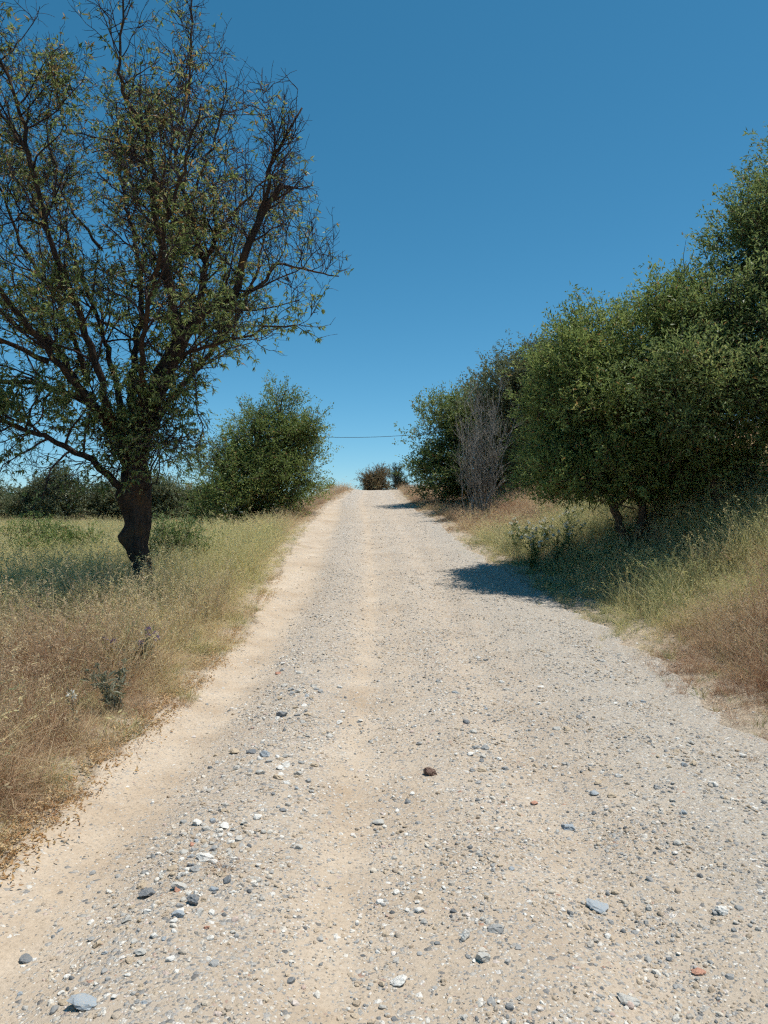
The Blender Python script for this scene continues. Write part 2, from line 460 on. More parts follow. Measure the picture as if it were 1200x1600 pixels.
# ------------------------------------------------------------------ instanced stuff (grass, gravel, litter)
def scatter(name, variants, P, rot, scl, idx, tint):
    """one object whose points carry the variants; variants are meshes"""
    vc = bpy.data.collections.new(name + '_variants')
    for k, me in enumerate(variants):
        o = bpy.data.objects.new('%s_variant_%02d' % (name, k), me)
        vc.objects.link(o)
    me = bpy.data.meshes.new(name)
    me.vertices.add(len(P)); me.vertices.foreach_set('co', np.asarray(P, np.float32).ravel())
    def av(n, a, t):
        at = me.attributes.new(n, t, 'POINT')
        if t == 'FLOAT_VECTOR': at.data.foreach_set('vector', np.asarray(a, np.float32).ravel())
        else: at.data.foreach_set('value', np.asarray(a, np.int32 if t == 'INT' else np.float32))
    av('rot', rot, 'FLOAT_VECTOR'); av('scl', scl, 'FLOAT_VECTOR'); av('idx', idx, 'INT'); av('tint', tint, 'FLOAT')
    o = obj(name, me)
    ng = bpy.data.node_groups.new(name + '_nodes', 'GeometryNodeTree')
    ng.interface.new_socket('Geometry', in_out='INPUT', socket_type='NodeSocketGeometry')
    ng.interface.new_socket('Geometry', in_out='OUTPUT', socket_type='NodeSocketGeometry')
    gi = ng.nodes.new('NodeGroupInput'); go = ng.nodes.new('NodeGroupOutput')
    ci = ng.nodes.new('GeometryNodeCollectionInfo'); ci.inputs['Collection'].default_value = vc
    ci.inputs['Separate Children'].default_value = True; ci.inputs['Reset Children'].default_value = True
    ip = ng.nodes.new('GeometryNodeInstanceOnPoints'); ip.inputs['Pick Instance'].default_value = True
    def na(n, t):
        a = ng.nodes.new('GeometryNodeInputNamedAttribute'); a.data_type = t; a.inputs['Name'].default_value = n
        return a.outputs['Attribute']
    e2r = ng.nodes.new('FunctionNodeEulerToRotation')
    ng.links.new(na('rot', 'FLOAT_VECTOR'), e2r.inputs[0])
    ng.links.new(gi.outputs[0], ip.inputs['Points']); ng.links.new(ci.outputs[0], ip.inputs['Instance'])
    ng.links.new(na('idx', 'INT'), ip.inputs['Instance Index'])
    ng.links.new(e2r.outputs[0], ip.inputs['Rotation']); ng.links.new(na('scl', 'FLOAT_VECTOR'), ip.inputs['Scale'])
    ng.links.new(ip.outputs[0], go.inputs[0])
    md = o.modifiers.new('scatter', 'NODES'); md.node_group = ng
    return o

def icosa(sub=0):
    t = (1+5**0.5)/2
    v = nrm(np.array([(-1, t, 0), (1, t, 0), (-1, -t, 0), (1, -t, 0), (0, -1, t), (0, 1, t), (0, -1, -t), (0, 1, -t), (t, 0, -1), (t, 0, 1), (-t, 0, -1), (-t, 0, 1)], float))
    f = [(0, 11, 5), (0, 5, 1), (0, 1, 7), (0, 7, 10), (0, 10, 11), (1, 5, 9), (5, 11, 4), (11, 10, 2), (10, 7, 6), (7, 1, 8), (3, 9, 4), (3, 4, 2), (3, 2, 6), (3, 6, 8), (3, 8, 9), (4, 9, 5), (2, 4, 11), (6, 2, 10), (8, 6, 7), (9, 8, 1)]
    for _ in range(sub):
        v = list(map(tuple, v)); cache = {}; nf = []
        def mid(a, b):
            k = (min(a, b), max(a, b))
            if k not in cache:
                p = nrm((np.array(v[a])+np.array(v[b]))[None])[0]; v.append(tuple(p)); cache[k] = len(v)-1
            return cache[k]
        for a, b, c in f:
            d, e, g = mid(a, b), mid(b, c), mid(c, a)
            nf += [(a, d, g), (b, e, d), (c, g, e), (d, e, g)]
        f = nf; v = np.array(v)
    return np.array(v, float), np.array(f)

def rock_mesh(name, seed, sub, mat, flat=0.62, angular=0.5):
    """angular pebble about 2 units long, cut by random planes"""
    r = np.random.default_rng(seed)
    v, f = icosa(sub)
    for _ in range(9):
        n = nrm(r.normal(size=3)[None])[0]; d = r.uniform(0.55, 0.85)
        over = np.maximum(v @ n - d, 0); v = v - over[:, None]*n*angular*1.6
    v = v*(1+0.06*r.normal(size=(len(v), 1)))
    v = v*np.array([1.0, r.uniform(0.62, 0.9), flat*r.uniform(0.7, 1.15)])
    return mesh(name, v, f, mat, smooth=(sub >= 2))

stone_im = stone_inst_mat('mixed_gravel')
def build_gravel():
    var = [rock_mesh('gravel_grain', 100+k, 0 if k < 7 else 1, stone_im) for k in range(12)]
    P, sc, tn = [], [], []
    bands = [(1.7, 3.6, 6200, 0.0040), (3.6, 6.0, 3700, 0.0046), (6.0, 9.0, 1900, 0.0056), (9, 14, 800, 0.0072), (14, 24, 170, 0.011), (24, 46, 40, 0.017)]
    for y0, y1, dens, s0 in bands:
        n = int(dens*(y1-y0)*5.0)
        y = rng.uniform(y0, y1, n); x = rng.uniform(-2.2, 3.3, n)
        pat = 0.72 + 1.35*vnoise(x, y, 2.2, 11.0) + 1.1*vnoise(x, y, 7.0, 17.0)
        prob = gravel_mask(x, y)*np.clip(pat, 0.07, 1.4)
        keep = (rng.random(n) < prob) & (x > roadL(y)-0.05-np.abs(rng.normal(0, .16, n))) & (x < roadR(y)+0.1+np.abs(rng.normal(0, .4, n)))
        x, y = x[keep], y[keep]; n = len(x)
        s = s0*np.exp(rng.normal(0, 0.68, n)); s = np.minimum(s, 0.019)
        z = road_height(x, y) + vnoise(x, y, 3.5, 1.0)*0.016 + vnoise(x, y, 13.0, 4.0)*0.006 + s*rng.uniform(-0.12, 0.24, n)
        out = np.maximum(roadL(y)-x, x-roadR(y)); z = np.where(out > 0.0, np.maximum(terrain(x, y)+s*0.2, z-0.09*sstep(0.0, 0.15, out)), z)
        P.append(np.stack([x, y, z], -1)); sc.append(s)
        t = np.where(rng.random(n) < 0.085, rng.uniform(0, .2, n), rng.uniform(0.2, 0.985, n)**0.9)
        t = np.where(x > 0.8, t*rng.uniform(0.78, 1, n), t)
        tn.append(np.clip(t, 0, 1))
    P = np.concatenate(P); s = np.concatenate(sc); t = np.concatenate(tn); n = len(P)
    rot = np.stack([rng.normal(0, 0.25, n), rng.normal(0, 0.25, n), rng.uniform(0, 6.28, n)], -1)
    o = scatter('gravel', var, P, rot, s[:, None]*np.ones(3)[None], rng.integers(0, 12, n), t)
    tag(o, 'grey and tan gravel strewn over the sandy road', 'gravel', None, 'stuff')
    print('gravel', n)
build_gravel()

# ------------------------------------------------------------------ stones embedded in the road, each a piece of it
SM = {k: stone_mat('stone_'+k, c) for k, c in dict(slate=(0.17, 0.19, 0.21), grey=(0.34, 0.345, 0.34), pale=(0.50, 0.485, 0.445), white=(0.72, 0.70, 0.65),
      tan=(0.50, 0.40, 0.285), blue=(0.34, 0.385, 0.42), brown=(0.12, 0.065, 0.05), brick=(0.50, 0.25, 0.17)).items()}
def rz(x, y): return float(road_height(x, y)) + mnoise.noise(Vector((x*3.5+1, y*3.5-1, 0.7)))*0.016
def build_stones():
    base = [rock_mesh('stone', 300+k, 1, None, flat=0.5, angular=0.85) for k in range(8)]
    keys = ['slate', 'grey', 'pale', 'white', 'tan', 'blue', 'grey', 'pale', 'brick']
    pool = {}
    n = 0; used = []
    CL = [(-.78, 3.35), (-.72, 3.0), (-.85, 2.65), (-.9, 2.35), (-.62, 4.3), (-.55, 5.3), (-.7, 6.2), (.12, 3.9), (.75, 3.1), (1.5, 4.0), (1.75, 4.6), (.45, 2.5), (.55, 4.7)]
    while n < 285:
        y = 2.25*math.exp(rng.random()*1.25); x = rng.uniform(-1.6, 2.6)
        clus = rng.random() < 0.55
        if clus:
            cx, cy = CL[min(int(rng.exponential(4.0)), len(CL)-1)]; x = cx+rng.normal(0, .12); y = cy+rng.normal(0, .17)
            if y < 2.2: continue
        elif abs(x) > 0.56*y or rng.random() > float(gravel_mask(x, y))*(0.6+0.9*mnoise.noise(Vector((x*1.6, y*1.6, 4)))): continue
        # clusters as in the gravel ridge on the left
        size = 0.0052*y*rng.uniform(0.75, 1.15) if rng.random() < 0.72 else 0.0052*y*rng.uniform(1.15, 1.9)
        size = min(size*(1.12 if clus else 0.95), 0.036)
        if any((x-a)**2+(y-b)**2 < (size+c)**2*0.7 for a, b, c in used): continue
        used.append((x, y, size))
        k = keys[rng.choice(9, p=[.06, .13, .20, .24, .18, .11, .03, .04, .01])]; b = int(rng.integers(0, 8))
        if (k, b) not in pool:
            me = base[b].copy(); me.name = 'stone'; me.materials.clear(); me.materials.append(SM[k]); pool[(k, b)] = me
        o = obj('stone', pool[(k, b)], road, (x, y, rz(x, y)+size*0.18))
        o.scale = (size,)*3; o.rotation_euler = (rng.normal(0, .15), rng.normal(0, .15), rng.uniform(0, 6.28))
        n += 1
build_stones()

# loose rocks that stand out, one by one: x, y, half length, material, seed, flatness, label
ROCKS = [
 (0.272, 4.35, 0.050, 'brown', 1, 0.6, 'dark reddish brown angular rock alone near the middle of the track'),
 (-0.755, 5.43, 0.046, 'slate', 2, 0.7, 'dark grey rounded rock on the left gravel ridge, farthest of the loose rocks'),
 (-0.735, 4.56, 0.040, 'blue', 3, 0.6, 'blue grey rock on the left gravel ridge, beyond the white flat rock'),
 (-0.775, 3.18, 0.046, 'white', 4, 0.35, 'flat white rock among pebbles on the left gravel ridge'),
 (-0.945, 2.93, 0.036, 'slate', 5, 0.6, 'almost black slate rock left of the pale chalky rock'),
 (-0.82, 2.95, 0.040, 'pale', 6, 0.5, 'pale chalky rock between two dark slate rocks'),
 (-0.735, 2.83, 0.032, 'slate', 7, 0.7, 'upright dark slate rock right of the pale chalky rock'),
 (-0.765, 2.73, 0.030, 'blue', 8, 0.5, 'blue grey flat rock just in front of the dark slate rocks'),
 (0.855, 2.93, 0.050, 'blue', 9, 0.35, 'large flat blue grey rock lying on the right half of the track'),
 (0.415, 2.71, 0.035, 'grey', 10, 0.5, 'oval mid grey rock in the foreground right of the middle'),
 (0.29, 2.66, 0.022, 'white', 11, 0.9, 'small upright white rock left of the oval grey rock'),
 (0.34, 2.53, 0.026, 'pale', 12, 0.75, 'rounded pale grey rock just in front of the small upright white rock'),
 (0.048, 2.45, 0.030, 'white', 13, 0.5, 'white rock near the bottom edge, close to the middle of the track'),
 (0.80, 3.94, 0.026, 'brick', 14, 0.7, 'small brick red rock on the right side of the track'),
 (0.915, 3.66, 0.042, 'blue', 15, 0.4, 'flat slate blue rock beyond the large flat blue grey rock'),
 (1.295, 2.83, 0.026, 'white', 16, 0.6, 'white rock at the right edge of the picture foreground'),
 (1.07, 2.51, 0.028, 'brick', 17, 0.3, 'flat pinkish rock sunk in the sand at lower right'),
 (0.78, 2.36, 0.042, 'pale', 18, 0.5, 'large pale rock at the bottom edge, right of the middle'),
 (-0.925, 2.275, 0.050, 'blue', 19, 0.4, 'broad blue grey rock at the bottom left corner of the track'),
 (-1.27, 2.62, 0.026, 'slate', 20, 0.4, 'lone small slate rock on the smooth sand at far left'),
]
for x, y, s, k, sd, fl, lab in ROCKS:
    me = rock_mesh('rock', 900+sd, 2, SM[k], flat=fl, angular=0.75)
    for pl in me.polygons: pl.use_smooth = False
    o = obj('rock', me, None, (x, y, rz(x, y)+s*fl*0.45))
    o.scale = (s,)*3; o.rotation_euler = (rng.normal(0, .1), rng.normal(0, .1), rng.uniform(-0.5, 0.5))
    tag(o, lab, 'rock', 'loose rocks on the road')

# ------------------------------------------------------------------ grass
GM = grass_mat('grass_blades')
def tuft(seed, n, hmin, hmax, lean, width, spread, heads=0, segs=3, curl=0.06):
    r = np.random.default_rng(seed)
    az = r.uniform(0, 2*np.pi, n); rad = spread*np.sqrt(r.random(n))
    base = np.stack([rad*np.cos(az+r.normal(0, .6, n)), rad*np.sin(az+r.normal(0, .6, n)), np.full(n, -0.03)], -1)
    H = r.uniform(hmin, hmax, n); ln = np.abs(r.normal(lean, lean*0.6, n))
    d = np.stack([np.cos(az), np.sin(az)], -1)
    wz = r.uniform(0, 2*np.pi, n); wv = np.stack([np.cos(wz), np.sin(wz), np.zeros(n)], -1)
    V, F, Hh, Rr = [], [], [], []
    t = np.linspace(0, 1, segs+1)
    rv = r.random(n)
    kink = r.normal(0, curl, (n, segs+1, 2))*t[None, :, None]
    pts = np.zeros((n, segs+1, 3))
    pts[:, :, :2] = base[:, None, :2] + d[:, None]*(ln[:, None]*H[:, None]*t[None]**1.8)[..., None] + kink*H[:, None, None]
    pts[:, :, 2] = base[:, None, 2] + H[:, None]*(t[None]-0.25*np.minimum(ln, 1.6)[:, None]*t[None]**2.2)
    w = width*r.uniform(0.6, 1.4, n)[:, None]*(1-0.85*t[None]**1.5)
    a = pts - wv[:, None]*w[..., None]*0.5; b = pts + wv[:, None]*w[..., None]*0.5
    v = np.stack([a, b], 2).reshape(n, -1, 3)
    m = v.shape[1]
    q = np.array([[2*k, 2*k+1, 2*k+3, 2*k+2] for k in range(segs)])
    F.append((np.arange(n)[:, None, None]*m + q[None]).reshape(-1, 4))
    V.append(v.reshape(-1, 3)); Hh.append(np.tile(np.repeat(t, 2), n)); Rr.append(np.repeat(rv, m))
    off = n*m
    if heads:
        hi = np.argsort(-H)[:heads]
        P, D, L = [], [], []
        for i in hi:
            tip = pts[i, -1]; ax = nrm((pts[i, -1]-pts[i, -2])[None])[0]
            for k in range(7):
                P.append(tip - ax*0.012*k + r.normal(0, 0.004, 3)); D.append(ax*0.6 + r.normal(0, 0.5, 3) + np.array([0, 0, -0.3]))
                L.append(r.uniform(0.012, 0.024))
        P = np.array(P); D = np.array(D); L = np.array(L)
        lv, lf = leaf_arrays(P, D, r.normal(size=P.shape), L, L*0.38)
        V.append(lv); F.append(lf+off); Hh.append(np.ones(len(lv))); Rr.append(np.full(len(lv), 0.75))
    return mesh('grass_tuft', np.concatenate(V), np.concatenate(F), GM, attrs={'h': np.concatenate(Hh), 'r': np.concatenate(Rr)})

TUFTS = ([tuft(20+k, 48, 0.08, 0.32, 0.85, 0.0042, 0.11, segs=4, curl=0.17) for k in range(5)] +            # 0-4 matted dry
         [tuft(40+k, 28, 0.22, 0.55, 0.45, 0.0046, 0.10, heads=12, segs=4, curl=0.10) for k in range(5)] +   # 5-9 upright stems with heads
         [tuft(60+k, 30, 0.30, 0.70, 0.30, 0.0042, 0.10, heads=14, segs=4) for k in range(4)] +   # 10-13 oat grass
         [tuft(80+k, 26, 0.12, 0.40, 0.55, 0.0065, 0.07, segs=4) for k in range(3)])              # 14-16 broader green blades

def grass_points(x0, x1, bands, side):
    """random points outside the road edge inside the view wedge (with a margin); returns x, y, distance past the edge"""
    X, Y = [], []
    for y0, y1, dens in bands:
        a = max(x0, -0.66*y1-2.2); b = min(x1, 0.66*y1+2.2)
        n = int(dens*(y1-y0)*(b-a))
        x = rng.uniform(a, b, n); y = rng.uniform(y0, y1, n)
        e = (roadL(y)-x) if side < 0 else (x-roadR(y))
        k = (e > -0.30) & (np.abs(x) < 0.66*y+2.2)
        X.append(x[k]); Y.append(y[k])
    x = np.concatenate(X); y = np.concatenate(Y)
    e = (roadL(y)-x) if side < 0 else (x-roadR(y))
    return x, y, e

def grass_object(name, x, y, e, tint, scale, idx, label, edge=0.28, tilt=0.22):
    n = len(x)
    z = np.where(e > 0.02, terrain(x, y), road_height(x, y)+.01)
    sc = scale*(0.22+0.26*sstep(-.2, .08, e)+0.52*sstep(0, edge*2.6, e))*rng.uniform(0.6, 1.3, n)*np.clip(1.0+0.75*vnoise(x, y, 1.7, 71.0), 0.55, 1.5)
    rot = np.stack([rng.normal(0, tilt, n), rng.normal(0, tilt, n), rng.uniform(0, 6.28, n)], -1)
    sc = sc*(1-0.38*sstep(11, 28, y))
    S3 = np.stack([sc*rng.uniform(0.9, 1.3, n)]*2+[sc], -1)
    far = (1+np.clip((y-8)/22, 0, 1.6))          # thicker tufts far away stand for several
    S3[:, :2] *= far[:, None]
    o = scatter(name, TUFTS, np.stack([x, y, z], -1), rot, S3, idx, np.clip(tint, 0.0, 1.0))
    print(name, n)
    return tag(o, label, 'grass', None, 'stuff')

def build_grass():
    # left verge and field
    tx = -3.46+rng.normal(0, .38, 90); ty = 10.25+rng.normal(0, .3, 90)     # rank grass round the almond's foot
    x, y, e = grass_points(-36, -1.4, [(1.5, 4, 200), (4, 7, 180), (7, 10, 105), (10, 16, 56), (16, 28, 26), (28, 50, 12)], -1)
    x = np.concatenate([x, tx]); y = np.concatenate([y, ty]); e = np.concatenate([e, roadL(ty)-tx])
    edge_n = 0.18*vnoise(x, y, 1.6, 21.0)
    k = (rng.random(len(x)) < 0.02*(e > -.15)+0.5*(e+edge_n > -0.02)+0.48*sstep(0, 0.25, e+edge_n))
    x, y, e = x[k], y[k], e[k]; n = len(x)
    pn = vnoise(x, y, 0.55, 31.0); pn2 = vnoise(x, y, 1.9, 37.0)
    g = sstep(6.0, 11.5, y + 0.25*e)
    tint = np.minimum(0.27 + 0.34*g + 0.18*pn + 0.24*pn2 + rng.normal(0, 0.10, n), 0.66)
    gw = (pn2 > 0.15) & (rng.random(n) < 0.42); tint = np.where(gw, 0.80+rng.normal(0, .05, n), tint)
    gr = sstep(16, 24, y)*sstep(4, 8, e); tint = np.where(rng.random(n) < gr*0.5, 0.8, tint)
    ct = sstep(20, 26, y)*(1-sstep(3.5, 6, e)); tint = tint*(1-ct) + ct*(0.2+rng.normal(0, .07, n))
    idx = np.where(rng.random(n) < 0.42-0.25*g, rng.integers(0, 5, n), np.where(rng.random(n) < 0.62-0.2*g, rng.integers(5, 10, n), rng.integers(10, 14, n)))
    idx = np.where(e < 0.45, rng.integers(0, 5, n), idx)
    idx = np.where(gw & (rng.random(n) < 0.5), rng.integers(14, 17, n), idx)
    grass_object('dry_grass', x, y, e, tint, np.full(n, 0.92), idx, 'tall dry brown and straw grass of the field left of the road')
    # right verge, bank and slope
    x, y, e = grass_points(1.0, 30, [(2.5, 5, 130), (5, 8, 140), (8, 12, 95), (12, 18, 55), (18, 30, 30), (30, 50, 16)], 1)
    edge_n = 0.35*vnoise(x, y, 1.2, 41.0)+0.12*vnoise(x, y, 4.0, 45.0)
    k = (rng.random(len(x)) < 0.035+0.41*(e+edge_n > 0)+0.555*sstep(0.0, 0.4, e+edge_n))
    bare = sstep(5.0, 6.4, x)*(y < 26); k &= rng.random(len(x)) > bare*0.72
    x, y, e = x[k], y[k], e[k]; n = len(x)
    pn = vnoise(x, y, 0.6, 51.0); pn2 = vnoise(x, y, 1.9, 57.0)
    g = sstep(7.2, 9.0, y)*(1-sstep(17, 22, y))
    tint = 0.12 + 0.50*g + 0.2*pn + 0.2*pn2 + rng.normal(0, 0.11, n)
    gw = rng.random(n) < (0.08 + 0.42*g*(1-sstep(5.0, 6.0, x))); tint = np.where(gw, 0.84+rng.normal(0, .05, n), tint)
    idx = np.where(rng.random(n) < 0.35, rng.integers(0, 5, n), np.where(rng.random(n) < 0.6, rng.integers(5, 10, n), rng.integers(10, 14, n)))
    idx = np.where(e < 0.5, rng.integers(0, 5, n), idx)
    idx = np.where(gw & (rng.random(n) < 0.6), rng.integers(14, 17, n), idx)
    grass_object('verge_grass', x, y, e, tint, np.full(n, 0.85), idx, 'green and brown grass of the shaded verge and bank right of the road', edge=0.4)
build_grass()

def build_litter():
    m = leaf_mat('fallen_leaves', [(0, (0.30, 0.16, 0.075)), (0.5, (0.52, 0.33, 0.155)), (0.8, (0.64, 0.49, 0.29)), (1, (0.40, 0.25, 0.13))], 0.25, 0.7)
    m2 = m.node_tree
    for nd in m2.nodes:
        if nd.type == 'ATTRIBUTE': nd.attribute_type = 'INSTANCER'; nd.attribute_name = 'tint'
    var = []
    for k in range(6):
        r = np.random.default_rng(700+k)
        t = np.linspace(-1, 1, 5); w = 0.30*(1-t**2)*r.uniform(0.8, 1.2)+0.02
        c = r.uniform(0.1, 0.5)
        L = np.stack([t, -w, c*t**2+0.4*w], -1); M = np.stack([t, 0*t, c*t**2], -1); Rr = np.stack([t, w, c*t**2+0.5*w], -1)
        v = np.concatenate([L, M, Rr]); i = np.arange(4)
        f = np.concatenate([np.stack([i, i+1, i+6, i+5], -1), np.stack([i+5, i+6, i+11, i+10], -1)])
        var.append(mesh('fallen_leaf', v, f, m))
    n = 12000
    y = 2.3*np.exp(rng.random(n)*1.75); e = rng.normal(0.03, 0.085, n)
    x = roadL(y) - 0.02 - e
    k = (vnoise(x, y, 2.2, 61.0) + 0.2*rng.normal(size=n) > -0.05) & (np.abs(x) < 0.7*y+1)
    x, y, e = x[k], y[k], e[k]; n = len(x)
    z = np.where(e > -0.02, terrain(x, y), road_height(x, y)+0.02) + rng.uniform(0.004, 0.05, n)*(e > 0.0) + 0.006
    s = rng.uniform(0.007, 0.017, n)
    rot = np.stack([rng.normal(0, 0.5, n), rng.normal(0, 0.5, n), rng.uniform(0, 6.28, n)], -1)
    o = scatter('leaf_litter', var, np.stack([x, y, z], -1), rot, s[:, None]*np.ones(3), rng.integers(0, 6, n), rng.random(n))
    tag(o, 'orange brown fallen leaves along the left edge of the road', 'leaf litter', None, 'stuff')
build_litter()

# ------------------------------------------------------------------ almond tree
BARK = bark_mat('almond_bark', (0.026, 0.019, 0.016), (0.095, 0.070, 0.056), 16, rust=(0.125, 0.072, 0.036))
TWIG = bark_mat('almond_twig', (0.045, 0.031, 0.029), (0.13, 0.095, 0.09), 30)
ALMOND = leaf_mat('almond_leaf', [(0.0, (0.10, 0.15, 0.052)), (0.35, (0.175, 0.24, 0.085)), (0.62, (0.27, 0.33, 0.13)), (0.78, (0.38, 0.41, 0.20)),
                                  (0.86, (0.34, 0.27, 0.10)), (0.93, (0.30, 0.15, 0.06)), (1.0, (0.48, 0.33, 0.19))], 0.5, 0.45, 0.3)

def build_almond():
    bx, by = -3.46, 10.5
    b0 = np.array([bx, by, 0.0]); gz = th(bx, by)
    root = empty('almond_tree', (bx, by, gz), 'gnarled sparse-leaved almond tree with dark trunk and spreading bare twigs, left of the road', 'tree')
    def T(*p):  # (dx, dz above eye-level datum, dy) -> local
        return [np.array([a, c, b+1.55-gz]) for a, b, c in p]
    # trunk, swelling into the old pollard head
    tp = np.array([[0.03, 0, -0.25], [0.02, 0, 0.15], [0.0, 0.01, 0.55], [-0.06, 0.0, 0.82], [-0.06, 0.02, 1.12], [-0.08, 0.0, 1.45], [-0.07, 0.0, 1.68], [-0.06, 0.0, 1.9]])
    tr = np.array([0.23, 0.150, 0.130, 0.150, 0.170, 0.205, 0.20, 0.17])
    P = spline(tp, 34); Rd = np.interp(np.linspace(0, 1, 34), np.linspace(0, 1, 8), tr)
    tb = Tubes(); tb.add(P, Rd, 22, cap=True)
    v = tb.v[0]
    for i in range(len(v)):      # burls, flutes and knots
        p = v[i]; k = i // 22; a = 2*np.pi*(i % 22)/22
        q = p - P[k]
        amp = 1 + 0.10*math.sin(5*a+0.8*k*0.2) + 0.30*mnoise.noise(Vector(p*2.6)) + 0.12*mnoise.noise(Vector(p*8))
        v[i] = P[k] + q*amp
    # knob on the left at knee height, stub on the right below the head
    def knob(c, r):
        d = v - np.array(c); l = np.linalg.norm(d, axis=1); w = np.exp(-(l/r)**2)
        v[:] = v + nrm(np.array(c)-np.array([0, 0, c[2]]))[None]*w[:, None]*r*0.75
    knob((-0.24, -0.06, 0.93), 0.11); knob((0.20, -0.1, 1.46), 0.12); knob((-0.20, -0.15, 1.55), 0.12); knob((0.05, -0.24, 1.2), 0.1)
    obj('trunk', tb.mesh('trunk', BARK), root)
    limbs = [  # control points (dx, height over eye level, depth), start radius, end radius
        ([(-0.10, .15, 0), (-.31, .43, -.15), (-.60, .72, -.35), (-.87, .90, -.55), (-1.2, 1.06, -.8), (-1.5, 1.18, -1.0), (-2.1, 1.12, -1.3), (-2.6, .7, -1.5)], .085, .02),
        ([(-0.08, .4, .05), (-.32, .90, .15), (-.58, 1.36, .35), (-.90, 1.58, .5), (-1.32, 2.12, .75), (-1.78, 2.70, .95), (-2.3, 2.9, 1.1), (-2.9, 3.5, 1.3), (-3.3, 4.1, 1.4)], .15, .03),
        ([(-.90, 1.58, .5), (-1.15, 1.74, .2), (-1.5, 1.82, -.2), (-2.05, 1.72, -.7), (-2.7, 1.8, -1.0)], .085, .02),
        ([(-0.02, .4, 0), (-.02, .90, -.02), (.20, 1.50, -.05), (.37, 1.96, -.1), (.58, 2.43, -.1), (.60, 2.6, -.1)], .19, .135),
        ([(.58, 2.43, -.1), (.74, 2.75, 0), (.80, 3.05, .1), (.84, 3.64, .25), (.67, 4.15, .4), (.54, 4.57, .5), (.37, 5.08, .6), (.31, 5.60, .7), (.45, 6.4, .8), (.50, 7.3, .8), (.52, 8.1, .8)], .105, .012),
        ([(.84, 3.64, .25), (.95, 3.78, .15), (1.05, 3.95, .05), (1.08, 4.0, .0)], .055, .03),
        ([(.56, 2.4, -.15), (.54, 3.05, -.4), (.50, 3.47, -.6), (.42, 4.0, -.75), (.42, 4.54, -.85), (.37, 4.92, -.95), (.16, 5.30, -1.05), (.08, 5.6, -1.1), (.12, 6.07, -1.15), (.19, 7.1, -1.2)], .09, .012),
        ([(.56, 2.3, 0), (.34, 3.1, .4), (.11, 3.60, .8), (-.05, 4.3, 1.2), (-.18, 5.0, 1.5), (-.22, 5.85, 1.7), (-.3, 6.6, 1.8)], .08, .012),
        ([(.50, 2.2, -.1), (.73, 2.50, -.25), (1.15, 2.86, -.4), (1.40, 2.93, -.5), (1.57, 3.4, -.55), (1.78, 3.94, -.6), (1.93, 4.20, -.6), (2.09, 4.38, -.6)], .095, .045),
        ([(1.78, 3.94, -.6), (1.88, 4.25, -.65), (1.95, 4.58, -.7), (2.10, 4.84, -.75), (2.38, 5.32, -.8)], .05, .014),
        ([(1.40, 2.93, -.5), (1.70, 3.12, -.3), (1.95, 3.5, -.1), (2.25, 3.52, .1), (2.55, 3.46, .2), (2.8, 3.44, .25)], .045, .01),
        ([(.37, 1.96, -.1), (.70, 2.15, -.4), (1.1, 2.2, -.7), (1.5, 2.24, -.9), (1.95, 2.34, -1.1), (2.35, 2.36, -1.2)], .055, .01),
        ([(.54, 4.57, .5), (.75, 5.2, .6), (.95, 5.9, .7), (1.05, 6.7, .7)], .035, .01),
        ([(.84, 3.64, .25), (1.1, 4.3, .5), (1.5, 4.9, .7), (1.9, 5.25, .8)], .045, .01),
        ([(-1.02, 4.5, -1.2), (-1.5, 5.2, -1.0), (-1.95, 6.0, -.9), (-2.2, 6.8, -.8)], .035, .01),
        ([(-.95, 4.1, 1.0), (-1.5, 4.9, .9), (-1.7, 5.8, .8), (-1.6, 6.7, .8)], .035, .01),
        ([(-.1, .6, 0), (-.36, 1.37, -.2), (-.50, 2.19, -.5), (-.65, 2.9, -.8), (-.88, 3.65, -1.0), (-1.02, 4.5, -1.2), (-1.15, 5.3, -1.35), (-1.45, 5.95, -1.45), (-1.75, 6.5, -1.5)], .10, .012),
        ([(-.05, .7, .1), (-.23, 1.83, .3), (-.27, 2.56, .6), (-.31, 3.38, .95), (-.5, 4.3, 1.3), (-.82, 5.2, 1.6), (-.95, 6.12, 1.75), (-1.0, 6.85, 1.8)], .11, .012),
        ([(-.3, 1.2, .2), (-.7, 2.2, .8), (-1.2, 3.2, 1.4), (-1.7, 4.2, 1.8), (-2.1, 5.2, 2.0), (-2.3, 5.9, 2.0)], .08, .012),
        ([(-.32, .95, .1), (-.8, 1.9, -.7), (-1.4, 2.9, -1.4), (-2.0, 3.7, -1.9), (-2.6, 4.6, -2.1), (-2.9, 5.4, -2.2)], .075, .012),
        ([(.1, 1.2, .1), (.4, 2.0, .8), (.8, 2.8, 1.5), (1.15, 3.7, 2.0), (1.35, 4.6, 2.3), (1.4, 5.3, 2.4)], .08, .012),
        ([(.1, 1.2, -.1), (.3, 2.0, -.9), (.7, 2.9, -1.6), (1.1, 3.8, -2.0), (1.4, 4.6, -2.2)], .07, .012),
        ([(-1.0, 2.0, -.7), (-1.7, 2.3, -1.0), (-2.4, 2.6, -1.1), (-3.1, 3.2, -1.0)], .05, .012),
        ([(-1.0, 2.0, .6), (-1.3, 3.0, .4), (-1.9, 4.0, .3), (-2.2, 5.0, .2), (-2.6, 6.0, .0)], .055, .012),
        ([(.15, .5, -.1), (.26, .75, -.2), (.30, 1.0, -.25), (.36, 1.2, -.3), (.42, 1.35, -.3)], .02, .008),
        ([(.12, .3, -.12), (.25, .42, -.2), (.33, .65, -.25), (.38, .9, -.3), (.55, 1.05, -.4)], .018, .007),
    ]
    tw = Tubes(); LP, LD, LN = [], [], []
